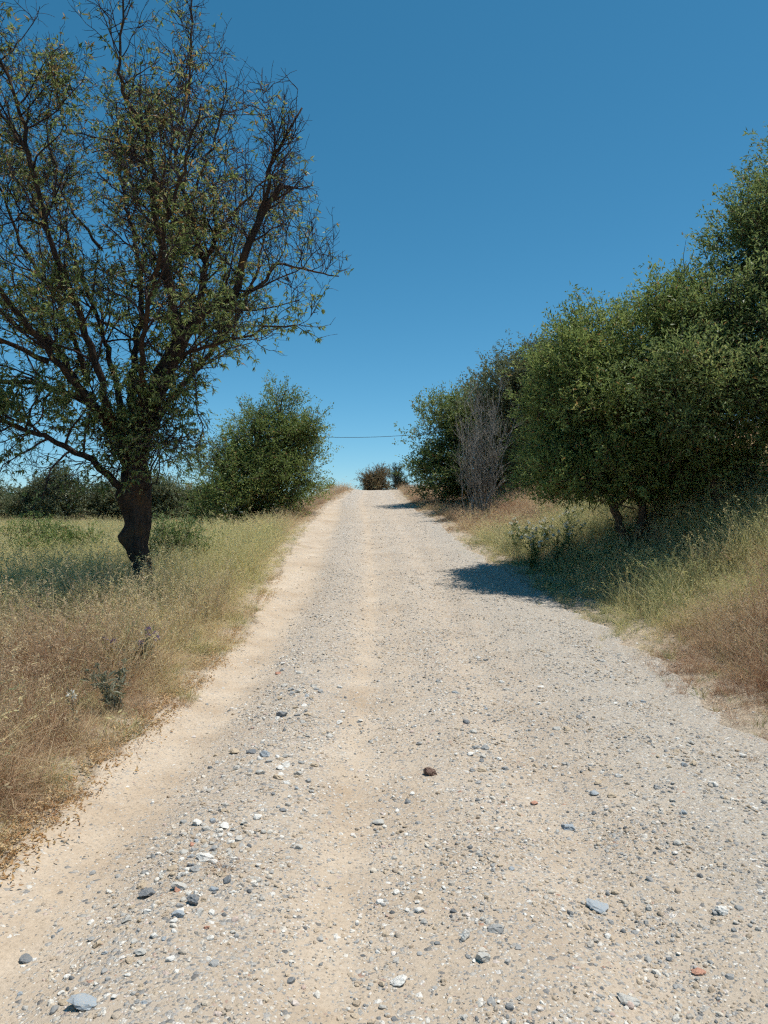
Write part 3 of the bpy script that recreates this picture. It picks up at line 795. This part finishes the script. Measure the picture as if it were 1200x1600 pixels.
    def clampin(p):
        """crown envelope in local coordinates"""
        z = p[2]-1.55+gz
        if z > 7.9: return False
        rmax = 3.3*math.sqrt(max(0.0, 1-((z-3.1)/5.4)**2))+0.35
        xm = float(np.interp(z, [.5, 1.5, 2.4, 3.4, 4.5, 5.4, 5.9, 6.4, 7.9], [1.3, 2.3, 2.75, 3.0, 2.6, 2.35, 1.6, 1.35, 1.15]))
        return p[0] < xm+rng.uniform(-.3, .25) and p[0] > -rmax*1.25 and abs(p[1]) < rmax
    def leaves_on(pts, step, dens):
        seg = np.linalg.norm(np.diff(pts, axis=0), axis=1); L = seg.sum()
        nc = rng.poisson(L/step*dens/3.6)
        if nc == 0: return
        u = np.repeat(rng.uniform(0.1, 1, nc), rng.integers(2, 7, nc))*(len(pts)-1); n = len(u); i = np.minimum(u.astype(int), len(pts)-2); f = (u-i)[:, None]
        p = pts[i]*(1-f)+pts[i+1]*f; d = nrm(pts[i+1]-pts[i])
        LP.append(p); LD.append(d*0.5+rng.normal(0, 0.6, (n, 3))+np.array([0, 0, -0.35])); LN.append(rng.normal(0, .6, (n, 3))+np.array([0, 0, 0.8]))
    def dens_at(p):
        z = p[2]-1.55+gz
        d = 0.46-0.27*float(sstep(2.2, 5.0, z))
        if z < 1.2: d *= 0.55
        d *= 1-0.55*float(sstep(.7, 1.9, p[0]))*float(sstep(2.3, 3.2, z))
        return d*(0.35+1.5*max(0, mnoise.noise(Vector(p*0.9))+0.35))
    def branch(p, d, L, r, lvl):
        n = {1: 8, 2: 6, 3: 4}[lvl]
        pts = [p]; cur = p; dd = d
        if lvl == 3 or (lvl == 2 and rng.random() < 0.3): up = rng.uniform(-0.10, 0.10)
        else: up = 0.10
        if p[2]-1.55+gz < 1.9: up -= 0.13                     # lower twigs droop
        for k in range(n):
            dd = nrm((dd + rng.normal(0, 0.17, 3) + np.array([0, 0, up]))[None])[0]
            cur = cur + dd*L/n
            pts.append(cur)
        pts = np.array(pts)
        if not clampin(pts[-1]):
            ok = [clampin(q) for q in pts]; kx = ok.index(False) if False in ok else len(ok)
            if kx < 2: return
            pts = pts[:kx]
        rr = np.linspace(r, max(r*0.35, 0.0022), len(pts))
        tw.add(pts, rr, {1: 5, 2: 4, 3: 3}[lvl])
        dn = dens_at(pts[-1])
        if lvl >= 2: leaves_on(pts, 0.021 if lvl == 3 else 0.035, dn)
        if lvl == 3: return
        tot = np.linalg.norm(np.diff(pts, axis=0), axis=1).sum()
        m = rng.poisson(tot*{1: 7.5, 2: 9.0}[lvl])+1
        for _ in range(m):
            t = rng.uniform(0.15, 1.0); u = t*(len(pts)-1); i = min(int(u), len(pts)-2); q = pts[i]+(pts[i+1]-pts[i])*(u-i)
            tg = nrm((pts[i+1]-pts[i])[None])[0]
            sd = nrm(np.cross(tg, rng.normal(size=3))[None])[0]
            nd = nrm((tg*rng.uniform(0.35, 0.9)+sd*0.9+np.array([0, 0, 0.15 if lvl == 1 else 0.0]))[None])[0]
            nl = {1: rng.uniform(.30, .75), 2: rng.uniform(.12, .34)}[lvl]*(1.1-0.4*t)
            branch(q, nd, nl, {1: 0.0058, 2: 0.0030}[lvl], lvl+1)
    for cp, r0, r1 in limbs:
        pts = T(*cp); L = np.linalg.norm(np.diff(np.array(pts), axis=0), axis=1).sum()
        n = max(8, int(L*7)); c = spline(pts, n)
        c[1:-1] += rng.normal(0, 0.018, (n-2, 3))
        rad = 0.86*(r0 + (r1-r0)*np.linspace(0, 1, n)**0.52)
        tl = Tubes(); tl.add(c, rad, 9 if r0 > 0.04 else 6, wob=0.06, cap=True)
        obj('limb', tl.mesh('limb', BARK), root)
        t0 = 0.22
        m = int(L*5.0)+2
        for t in rng.uniform(t0, 1.0, m):
            u = t*(n-1); i = min(int(u), n-2); q = c[i]+(c[i+1]-c[i])*(u-i); tg = nrm((c[i+1]-c[i])[None])[0]
            if q[2]-1.55+gz < 0.75: continue
            sd = nrm(np.cross(tg, rng.normal(size=3))[None])[0]
            d = nrm((tg*rng.uniform(0.3, 1.0)+sd*1.0+np.array([0, 0, 0.25]))[None])[0]
            branch(q, d, rng.uniform(0.55, 1.35)*(1.15-0.45*t), min(0.017, rad[i]*0.5), 1)
    # a spray of whips out of the pollard head
    for _ in range(26):
        q = np.array([rng.normal(-.03, .12), rng.normal(-.05, .12), rng.uniform(1.7, 2.2)])
        branch(q, nrm((np.array([rng.normal(0, .45), rng.normal(-.1, .45), 1.0]))[None])[0], rng.uniform(.5, 1.3), .010, 1)
    o = obj('twigs', tw.mesh('twigs', TWIG), root); o['kind'] = 'stuff'
    P = np.concatenate(LP); D = np.concatenate(LD); N = np.concatenate(LN); n = len(P)
    L = rng.uniform(0.052, 0.10, n)
    v, f = leaf_arrays(P, D, N, L, L*rng.uniform(0.22, 0.32, n))
    r = np.clip(rng.beta(2.0, 2.2, n)*0.82 + (rng.random(n) < 0.10)*rng.uniform(.2, .5, n), 0, 1)
    hz = sstep(3.5, 5.5, P[:, 2]); r = np.where(rng.random(n) < 0.25*hz, rng.uniform(.8, 1, n), r)
    o = obj('crown', mesh('crown', v, f, ALMOND, attrs={'r': np.repeat(r, 4)}), root); o['kind'] = 'stuff'
    print('almond leaves', n, 'twig verts', tw.n)
build_almond()

# ------------------------------------------------------------------ dense evergreen trees and shrubs
DBARK = bark_mat('evergreen_bark', (0.055, 0.038, 0.028), (0.17, 0.125, 0.09), 18)
GREYB = bark_mat('bleached_bark', (0.24, 0.22, 0.19), (0.46, 0.43, 0.38), 20)
EVER = leaf_mat('evergreen_leaf', [(0, (0.08, 0.115, 0.045)), (0.4, (0.155, 0.215, 0.080)), (0.75, (0.245, 0.315, 0.12)), (0.93, (0.36, 0.41, 0.19)), (1, (0.30, 0.18, 0.08))], 0.45, 0.46, 0.3)
EVER2 = leaf_mat('bright_evergreen_leaf', [(0, (0.10, 0.145, 0.046)), (0.4, (0.18, 0.245, 0.078)), (0.75, (0.27, 0.335, 0.115)), (0.93, (0.38, 0.41, 0.17)), (1, (0.32, 0.19, 0.08))], 0.48, 0.46, 0.3)
OLIVE = leaf_mat('olive_leaf', [(0, (0.085, 0.105, 0.052)), (0.5, (0.15, 0.175, 0.090)), (1, (0.24, 0.255, 0.15))], 0.3, 0.5, 0.4)
RUSSET = leaf_mat('russet_leaf', [(0, (0.14, 0.10, 0.06)), (0.5, (0.24, 0.175, 0.10)), (0.8, (0.27, 0.22, 0.12)), (1, (0.15, 0.17, 0.08))], 0.3, 0.6, 0.3)
CYPR = leaf_mat('dark_needle', [(0, (0.02, 0.032, 0.018)), (1, (0.05, 0.07, 0.035))], 0.1, 0.6, 0.3)

def dense_tree(name, base, label, lobes, ntwig, per, leaf, mats, seed, stems=None, stem_r=0.09, cat='tree', group=None, gap=-0.22, shoots=0, bark=None, twig_len=0.32, rag=1.25, sprig=1.0, clump=0.58, skirt=0.05):
    """lobes: (x, y, z, rx, ry, rz) relative to the base on the ground"""
    r = np.random.default_rng(seed)
    gz = th(*base); root = empty(name, (base[0], base[1], gz), label, cat, group)
    lob = np.array(lobes, float)
    vol = (lob[:, 3]*lob[:, 4]*lob[:, 5])**(2/3); pr = vol/vol.sum()
    P, D = [], []
    tw = Tubes()
    nc = max(12, ntwig//20)                     # leaf clumps spread through the lobes, then twigs round each clump
    k = r.choice(len(lob), nc*4, p=pr)
    dirs = nrm(r.normal(size=(nc*4, 3)))
    q = r.random(nc*4)
    rad = np.where(q < 0.72, r.uniform(0.72, 1.03, nc*4), r.uniform(0.25, 0.8, nc*4))
    CC = []
    for i in range(nc*4):
        if len(CC) >= nc: break
        L = lob[k[i]]; d = dirs[i]
        bump_ = 1 + rag*(0.24*mnoise.noise(Vector(d*2.1)+Vector((seed, k[i], 0)))) + rag*0.16*mnoise.noise(Vector(d*5.5)+Vector((k[i], seed, 3)))
        p = L[:3] + d*L[3:]*rad[i]*bump_
        if p[2] < 0.15: continue
        if mnoise.noise(Vector((p[0]*1.15+seed, p[1]*1.15, p[2]*1.35))) < gap and rad[i] > 0.6: continue
        CC.append((p, d*L[3:]/L[3:].max(), r.normal(0, 1)))
    cr = twig_len*clump
    tones = []
    for p, d, tn in CC:
        m_ = r.poisson(ntwig/len(CC))
        for _ in range(m_):
            o_ = r.normal(0, 1, 3)*cr*np.array([1, 1, .75])
            if p[2]+o_[2] < skirt: continue
            P.append(p+o_); D.append(nrm((d*0.8 + o_/cr*0.35 + r.normal(0, 0.4, 3) + np.array([0, 0, 0.45]))[None])[0]); tones.append(tn)
    P = np.array(P); D = np.array(D)
    n = len(P)
    # leaves along each twig
    tl = twig_len*r.uniform(0.6, 1.4, n)
    t = r.random((n, per)); pp = P[:, None] + D[:, None]*(tl[:, None]*(t-0.35))[..., None] + r.normal(0, 0.035*twig_len/0.32, (n, per, 3))
    dd = D[:, None]*0.7 + r.normal(0, 0.65, (n, per, 3)); nn = r.normal(0, 0.7, (n, per, 3)) + np.array([0, 0, 0.7])
    pp = pp.reshape(-1, 3); dd = dd.reshape(-1, 3); nn = nn.reshape(-1, 3)
    LL = leaf[0]*r.uniform(0.65, 1.3, len(pp))
    v, f = leaf_arrays(pp, dd, nn, LL, LL*leaf[1]*r.uniform(0.8, 1.2, len(pp)))
    tone = np.clip(0.45 + 0.15*np.array(tones) + 0.10*r.normal(size=n), 0, 0.9)
    rv = np.clip(np.repeat(tone, per) + r.normal(0, 0.13, n*per), 0, 0.95)
    rv = np.where(r.random(n*per) < 0.03, 1.0, rv)
    o = obj('crown', mesh('crown', v, f, mats, attrs={'r': np.repeat(rv, 4)}), root); o['kind'] = 'stuff'
    # twigs that stick out
    for i in np.where(r.random(n) < 0.35)[0]:
        tw.add([P[i]-D[i]*tl[i]*0.9, P[i]-D[i]*tl[i]*0.2, P[i]+D[i]*tl[i]*0.6], [0.007*sprig, 0.005*sprig, 0.002*sprig], 3)
    for _ in range(shoots):
        L = lob[r.integers(len(lob))]; d = nrm((r.normal(size=3)+np.array([0, 0, 1.4]))[None])[0]; p = L[:3]+d*L[3:]*0.95
        tw.add([p, p+np.array([r.normal(0, .06), r.normal(0, .06), .25]), p+np.array([r.normal(0, .12), r.normal(0, .12), .55])], [.009, .006, .003], 3)
    # stems run from the foot into the lobes
    bk = bark or DBARK
    tb = Tubes()
    if stems is None:
        stems = []
        for L in lob:
            m_ = L[:3]*np.array([0.45, 0.45, 0.45]); stems.append([(r.normal(0, .1), r.normal(0, .1), -0.2), tuple(m_+r.normal(0, .12, 3)), tuple(L[:3])])
    for s in stems:
        c = spline(s, 14); c[1:] += r.normal(0, 0.02, (13, 3))
        tb.add(c, np.linspace(stem_r*r.uniform(.8, 1.1), stem_r*0.35, 14), 8, wob=0.06, cap=True)
        for _ in range(7):
            i = r.integers(5, 14); e = c[i] + nrm(r.normal(size=3)[None]+np.array([0, 0, .35]))[0]*r.uniform(.5, 1.0)*lob[:, 3:].mean()*0.8
            m_ = (c[i]+e)/2+r.normal(0, .1, 3)
            tw.add(spline([c[i], m_, e], 6), np.linspace(stem_r*.32, stem_r*.08, 6), 4)
    obj('trunk', tb.mesh('trunk', bk), root)
    o = obj('branches', tw.mesh('branches', bk), root); o['kind'] = 'stuff'
    return root

# big tree at the right edge
dense_tree('evergreen_tree', (5.35, 11.6), 'tall dark evergreen tree at the right edge, rising above every other tree beside it',
    [(1.0, .2, 2.3, 1.9, 1.9, 1.4), (2.2, .8, 4.3, 1.7, 1.9, 1.7), (.45, .1, 3.2, 1.35, 1.4, 1.2), (1.5, .4, 5.0, .85, .9, .8), (.75, .3, 4.5, .65, .7, .75), (2.5, .8, 5.8, 1.3, 1.5, 1.4), (2.6, -.3, 2.4, 1.6, 1.6, 1.4), (3.6, .5, 3.5, 1.6, 1.8, 2.1), (.1, -.7, 2.1, 1.25, .9, .7), (-.75, -.6, 1.85, .9, .8, .75), (1.9, -1.0, 2.1, 1.3, .9, .8)],
    12000, 14, (0.078, 0.31), EVER, 11, stems=[[(.05, 0, -.3), (-.16, 0, .5), (-.3, .1, 1.1), (.2, .2, 2.4), (.5, .2, 3.6)], [(.2, .2, -.2), (.6, .3, .9), (1.3, .5, 2.2), (2.0, .6, 4.2), (2.5, .9, 5.3)], [(.5, .3, -.2), (1.2, -.1, .6), (2.0, -.3, 1.4), (2.8, 0, 2.6)]],
    stem_r=0.105, shoots=18, gap=-0.24, skirt=0.75)
# rounder one to its left, sunlit along its left side
dense_tree('evergreen_tree', (4.38, 12.9), 'broad round evergreen tree with sunlit yellow-green left side, overhanging the road on the right',
    [(-.55, -.1, 2.7, 1.2, 1.5, 1.3), (.35, 0, 3.35, 1.3, 1.6, 1.4), (-1.0, 0, 2.9, .8, 1.1, .9), (-.3, -.2, 1.6, 1.55, 1.5, 1.05), (.9, -.5, 2.1, 1.3, 1.5, 1.3), (-.95, .4, 2.0, .9, 1.3, 1.1), (.9, .2, 4.15, .75, .8, .55), (-.75, -.5, 1.2, 1.25, 1.0, .7), (.5, -.8, 1.45, 1.2, .9, .7)],
    11000, 14, (0.078, 0.31), EVER2, 12, stems=[[(0, 0, -.3), (.1, -.1, .7), (-.2, 0, 1.6), (-.5, -.1, 2.8)], [(.2, .1, -.2), (.5, 0, 1.2), (.5, 0, 3.4)], [(-.1, 0, -.2), (-.5, -.1, .8), (-.9, .2, 2.0)]], stem_r=0.085, shoots=12, gap=-0.28, skirt=0.72, rag=1.0)
# farther pair on the right beyond the bare shrub
dense_tree('evergreen_tree', (3.6, 30.5), 'distant evergreen tree on the right standing closest to the crest of the road',
    [(-.9, 0, 2.6, 1.25, 1.6, 1.8), (-.5, 0, 1.2, 1.7, 1.6, 1.3), (.3, .3, 3.4, 1.3, 1.6, 1.5), (1.2, 0, 2.2, 1.6, 1.6, 1.9)],
    4200, 14, (0.115, 0.40), EVER, 13, stem_r=0.1, twig_len=0.5, sprig=1.5, gap=-0.3)
dense_tree('evergreen_tree', (5.0, 27.0), 'olive green tree behind the bare grey shrub, half hidden by the round evergreen',
    [(-.5, 0, 3.1, 1.6, 1.7, 1.6), (.7, .3, 3.8, 1.5, 1.7, 1.5), (.3, -.2, 2.0, 1.9, 1.7, 1.6), (2.0, 0, 3.4, 1.6, 1.6, 1.9)],
    4400, 14, (0.105, 0.40), OLIVE, 14, stem_r=0.1, twig_len=0.5, sprig=1.5, gap=-0.3)
# tree behind the almond on the left
dense_tree('evergreen_tree', (-4.6, 26.0), 'bushy evergreen tree standing alone behind the almond, left of the road',
    [(-.2, 0, 1.5, 2.2, 1.8, 1.6), (0, -.5, .7, 2.1, 1.3, .8), (.6, 0, 3.0, 1.4, 1.5, 1.3), (1.3, .2, 2.1, 1.15, 1.4, 1.5), (-1.0, .2, 2.1, 1.1, 1.4, 1.1), (.95, .1, 4.2, .6, .7, .7), (1.75, 0, 3.5, .5, .6, .8), (.1, 0, 3.5, .6, .6, .5)],
    5200, 15, (0.085, 0.40), EVER2, 15, stem_r=0.11, twig_len=0.45, sprig=1.5)

def bare_shrub():
    x, y = 3.05, 23.5; gz = th(x, y)
    root = empty('bare_shrub', (x, y, gz), 'bleached grey leafless shrub of upright whips in front of the olive green tree', 'shrub')
    r = np.random.default_rng(5)
    tb = Tubes(); tw = Tubes()
    for k in range(24):
        a = r.uniform(0, 6.28); lean = r.uniform(.1, .55); H = r.uniform(2.2, 4.0)
        p0 = np.array([r.normal(0, .15), r.normal(0, .15), -.1])
        p1 = p0 + np.array([math.cos(a)*lean*.8, math.sin(a)*lean*.5, H*.4]); p2 = p0 + np.array([math.cos(a)*lean*1.9+r.normal(0, .1), math.sin(a)*lean*1.4, H])
        c = spline([p0, p1, p2], 9); c[1:] += r.normal(0, .03, (8, 3))
        tb.add(c, np.linspace(.026, .007, 9), 5)
        for _ in range(9):
            i = r.integers(3, 9); e = c[i] + np.array([r.normal(0, .28), r.normal(0, .28), r.uniform(.3, .8)])
            m_ = (c[i]+e)/2+r.normal(0, .05, 3)
            tw.add([c[i], m_, e], [.009, .007, .004], 3)
            for _ in range(3):
                e2 = e + np.array([r.normal(0, .16), r.normal(0, .16), r.uniform(.05, .35)]); tw.add([m_, (m_+e2)/2+r.normal(0, .03, 3), e2], [.006, .005, .003], 3)
    obj('stem', tb.mesh('stem', GREYB), root)
    o = obj('twigs', tw.mesh('twigs', GREYB), root); o['kind'] = 'stuff'
bare_shrub()

# far trees along the back of the left field
FAR = [(-29.0, 52, 2.9, 1.8, 'pale olive tree at the left edge of the picture beyond the field'),
       (-26.6, 55, 1.9, 1.6, 'second far olive tree from the left edge, beyond the field'),
       (-24.3, 51, 2.2, 1.5, 'third far olive tree from the left edge, beyond the field'),
       (-22.2, 50, 3.1, 1.6, 'far olive tree with the tallest crown left of the almond trunk'),
       (-20.3, 54, 2.0, 1.6, 'far olive tree second to the left of the almond trunk'),
       (-18.5, 52, 2.8, 1.5, 'far olive tree just left of the almond trunk'),
       (-16.9, 55, 2.4, 1.8, 'far olive tree hidden behind the almond trunk'),
       (-15.2, 50, 3.0, 1.4, 'far olive tree in the gap right of the almond trunk'),
       (-13.4, 53, 2.0, 1.6, 'low far olive tree half behind the bushy evergreen')]
for i, (x, y, h, w, lab) in enumerate(FAR):
    dense_tree('olive_tree', (x, y), lab, [(0, 0, h*.62, w, w, h*.42), (w*.45, .2, h*.78, w*.6, w*.7, h*.32), (-w*.5, -.1, h*.7, w*.65, w*.7, h*.33), (0, 0, h*.26, w*.95, w*.8, h*.28), (w*.1, 0, h*.98, w*.45, w*.4, h*.25)],
        1100, 12, (0.17, 0.42), OLIVE, 30+i, stem_r=0.13, group='olive trees beyond the field', twig_len=0.6, sprig=2, gap=-0.2, rag=2.0)
# shrubs
SHR = [('low_shrub', -9.6, 19.0, 1.15, 1.3, EVER2, 'low green shrub in the field at the left edge of the picture'),
       ('low_shrub', -7.8, 18.0, .85, 1.0, EVER2, 'low green shrub in the field just left of the almond tree'),
       ('low_shrub', -4.05, 13.6, .75, .5, EVER, 'small dark shrub in the grass right behind the almond trunk'),
       ('low_shrub', -4.6, 33.5, 1.0, .9, EVER, 'small green shrub on the brown slope left of the road below the crest')]
for i, (nm, x, y, h, w, mt, lab) in enumerate(SHR):
    dense_tree(nm, (x, y), lab, [(0, 0, h*.5, w, w*.8, h*.5), (w*.5, .1, h*.65, w*.5, w*.5, h*.4)], 420, 13, (0.075, 0.3), mt, 50+i, stem_r=.03, cat='shrub', twig_len=.3)
dense_tree('russet_bush', (-0.6, 53.0), 'round russet brown bush on the crest at the end of the road',
    [(0, 0, 1.05, .85, .9, .8), (.4, 0, 1.15, .55, .6, .55), (-.45, 0, .8, .6, .6, .5), (0, -.2, .3, 1.1, .9, .4)], 1300, 12, (0.10, 0.4), RUSSET, 61, stem_r=.05, cat='bush', twig_len=.4, sprig=2)
dense_tree('cypress', (0.85, 49.5), 'tiny dark pointed conifer just right of the russet bush on the crest',
    [(0, 0, .4, .30, .3, .45), (0, 0, .9, .2, .2, .5), (0, 0, 1.3, .1, .1, .4), (.45, 0, .3, .3, .3, .3)], 420, 12, (0.10, 0.3), CYPR, 62, stem_r=.04, cat='conifer', twig_len=.3, sprig=1.5)

# ------------------------------------------------------------------ things on the skyline
def spiky_plant():
    x, y = -3.75, 52; root = empty('yucca_plant', (x, y, th(x, y)), 'spiky green yucca on the skyline left of the crest', 'plant')
    tb = Tubes(); tb.add([(0, 0, -.1), (.03, 0, .35), (0, 0, .7)], [.12, .1, .09], 8); obj('trunk', tb.mesh('trunk', DBARK), root)
    r = np.random.default_rng(3); n = 90
    d = nrm(r.normal(size=(n, 3))*np.array([1, 1, .8])+np.array([0, 0, .5])); P = np.tile([0, 0, .7], (n, 1))
    v, f = leaf_arrays(P, d, r.normal(size=(n, 3)), r.uniform(.5, .85, n), np.full(n, .06))
    obj('leaves', mesh('leaves', v, f, EVER2, attrs={'r': np.repeat(r.random(n), 4)}), root)
spiky_plant()

def boxv(x0, x1, y0, y1, z0, z1):
    v = np.array([(x, y, z) for z in (z0, z1) for y in (y0, y1) for x in (x0, x1)], float)
    f = np.array([(0, 2, 3, 1), (4, 5, 7, 6), (0, 1, 5, 4), (2, 6, 7, 3), (0, 4, 6, 2), (1, 3, 7, 5)])
    return v, f

def plain(name, c, rough=0.8, scale=6, var=0.12):
    m, nt, p = nodemat(name)
    n = tex(nt, 'ShaderNodeTexNoise', scale, Detail=6); nt.links.new(obco(nt), n.inputs['Vector'])
    c = np.array(c); rp = ramp(nt, [(0.3, tuple(c*(1-var))), (0.7, tuple(np.minimum(c*(1+var), .85)))]); nt.links.new(n.outputs[0], rp.inputs[0])
    nt.links.new(rp.outputs[0], p.inputs['Base Color']); p.inputs['Roughness'].default_value = rough
    return m
WHITE = plain('cream_render', (0.66, 0.60, 0.48)); TILE = plain('roof_tile', (0.34, 0.24, 0.17)); GLASS = plain('dark_window_glass', (0.03, 0.035, 0.04), 0.15)
WOODP = plain('weathered_pole_wood', (0.16, 0.125, 0.095), 0.9, 12); WIREM = plain('black_cable', (0.025, 0.025, 0.028), 0.6)

def house(x, y, w, d, h, rh, label, chimney):
    gz = th(x, y); root = empty('house', (x, y, gz), label, 'house')
    v, f = boxv(-w/2, w/2, -d/2, d/2, -.3, h); obj('wall', mesh('wall', v, f, WHITE), root)
    e = .25
    v = np.array([(-w/2-e, -d/2-e, h), (w/2+e, -d/2-e, h), (w/2+e, d/2+e, h), (-w/2-e, d/2+e, h), (-w/2-e, 0, h+rh), (w/2+e, 0, h+rh)])
    rf = obj('roof', mesh('roof', v, [np.array([(0, 1, 5, 4), (2, 3, 4, 5), (0, 3, 2, 1)]), np.array([(0, 4, 3), (1, 2, 5)])], TILE), root)
    if chimney:
        v, f = boxv(-.22, .22, -.22, .22, h+rh*.3, h+rh+.95); v[:, 0] += w*.3; obj('chimney', mesh('chimney', v, f, WHITE), rf)
        v, f = boxv(-.29, .29, -.29, .29, h+rh+.953, h+rh+1.05); v[:, 0] += w*.3; obj('chimney_cap', mesh('chimney_cap', v, f, TILE), rf)
    for xx in (-w*.27, w*.25):
        v, f = boxv(xx-.4, xx+.4, -d/2-.03, -d/2-.003, h*.42, h*.82); wd = obj('window', mesh('window', v, f, GLASS), root)
        v, f = boxv(xx-.48, xx+.48, -d/2-.06, -d/2-.002, h*.36, h*.418); obj('sill', mesh('sill', v, f, WHITE), wd)
house(-19.0, 66, 5.0, 4.0, 1.7, .7, 'small cream house mostly hidden by trees, its chimney showing right of the almond trunk', True)
house(-6.1, 58, 2.0, 2.2, 1.15, .35, 'tiny cream house on the skyline beside the bushy evergreen', False)

def power_line():
    root = empty('power_line', (-9.0, 50, th(-9, 50)), 'thin black overhead cable slung across the gap above the crest', 'power line')
    gz = root.location.z
    a = np.array([0, 0, 7.05-gz]); b = np.array([17.5, -4, 7.35-gz]); t = np.linspace(0, 1, 40)[:, None]
    c = a+(b-a)*t; c[:, 2] -= 4*0.75*(t*(1-t))[:, 0]
    tb = Tubes(); tb.add(c, np.full(40, .016), 5); obj('cable', tb.mesh('cable', WIREM), root)
    for q, nm in ((a, 'pole'), (b, 'pole')):
        g = th(-9+q[0], 50+q[1])-gz
        tb = Tubes(); tb.add([(q[0], q[1], g-.5), (q[0], q[1], (g+q[2])/2), (q[0], q[1], q[2]-.04)], [.12, .105, .09], 10, cap=True); po = obj('pole', tb.mesh('pole', WOODP), root)
        v, f = boxv(q[0]-.45, q[0]+.45, q[1]-.05, q[1]+.05, q[2]-.32, q[2]-.22); obj('crossarm', mesh('crossarm', v, f, WOODP), po)
power_line()

# ------------------------------------------------------------------ wild flowers at the verges
STEMG = leaf_mat('weed_leaf', [(0, (0.06, 0.10, 0.03)), (1, (0.14, 0.19, 0.06))], .3)
GREYG = leaf_mat('thistle_leaf', [(0, (0.17, 0.18, 0.12)), (1, (0.32, 0.31, 0.22))], .2)
PETALW = leaf_mat('white_petal', [(0, (0.72, 0.72, 0.66)), (1, (0.80, 0.80, 0.76))], .3)
PETALP = leaf_mat('purple_petal', [(0, (0.26, 0.18, 0.34)), (1, (0.38, 0.30, 0.48))], .3)
def weed(name, x, y, H, nst, label, cat, group, fm, sm, seed, head=0.03, nf=26, spread=0.3, onroot=True):
    r = np.random.default_rng(seed); root = empty(name, (x, y, th(x, y)), label, cat, group)
    tb = Tubes(); LP, LD, FP, FD, FH = [], [], [], [], []
    tops = []
    for _ in range(nst):
        a = r.uniform(0, 6.28); e = np.array([math.cos(a)*spread*r.uniform(.2, 1), math.sin(a)*spread*r.uniform(.2, 1), H*r.uniform(.7, 1.05)])
        c = spline([(r.normal(0, .02), r.normal(0, .02), -.03), e*np.array([.35, .35, .5]), e], 7); tb.add(c, np.linspace(.004, .002, 7), 4); tops.append(e)
        for i in range(1, 6):
            for _ in range(5):
                LP.append(c[i]+r.normal(0, .02, 3)); LD.append(r.normal(0, .7, 3)+np.array([0, 0, .2]))
    obj('stem', tb.mesh('stem', sm), root)
    P = np.array(LP); n = len(P); L = r.uniform(.04, .10, n); v, f = leaf_arrays(P, np.array(LD), r.normal(size=(n, 3))+np.array([0, 0, 1]), L, L*.28)
    o = obj('leaves', mesh('leaves', v, f, sm, attrs={'r': np.repeat(r.random(n), 4)}), root); o['kind'] = 'stuff'
    for e in tops:
        d = nrm(r.normal(size=(nf, 3))+np.array([0, 0, .8])); P = np.tile(e, (nf, 1)) + d*head*.25
        v, f = leaf_arrays(P, d, r.normal(size=(nf, 3)), np.full(nf, head)*r.uniform(.7, 1.2, nf), np.full(nf, head*.45))
        obj('flower_head', mesh('flower_head', v, f, fm, attrs={'r': np.repeat(r.random(nf), 4)}), root)
for i, (x, y) in enumerate([(3.0, 14.6), (3.35, 15.2), (2.75, 15.4), (3.6, 14.3), (3.2, 13.6), (2.7, 13.4), (3.9, 15.6), (3.05, 16.4)]):
    weed('white_flowered_weed', x, y, .62, 9, 'leafy green weed with small white flower heads, in the patch under the round evergreen', 'weed', 'white flowered weeds by the right verge', PETALW, STEMG, 80+i, head=.032, spread=.32)
weed('thistle', -2.28, 6.65, .42, 7, 'grey green thistle with purple flower heads at the left edge of the road', 'thistle', None, PETALP, GREYG, 95, head=.03, spread=.26)
weed('thistle', -2.02, 5.55, .36, 8, 'pale grey dried thistle at the left road edge, nearer than the purple one', 'thistle', None, GREYG, GREYG, 96, head=.022, spread=.26)
weed('thistle', -3.2, 5.75, .62, 6, 'tall grey green thistle by the left edge of the picture', 'thistle', None, GREYG, GREYG, 98, head=.022, spread=.2)
weed('daisy', -2.12, 5.05, .24, 1, 'single small white daisy low in the brown grass on the left', 'flower', None, PETALW, GREYG, 97, head=.035, nf=30, spread=.05)

o = obj('grass_tuft', TUFTS[2], None, (-.67, 3.08, rz(-.67, 3.08)+.005)); o.scale = (.42, .42, .28)
tag(o, 'small dry grass tuft growing among the stones on the left gravel ridge', 'grass tuft')
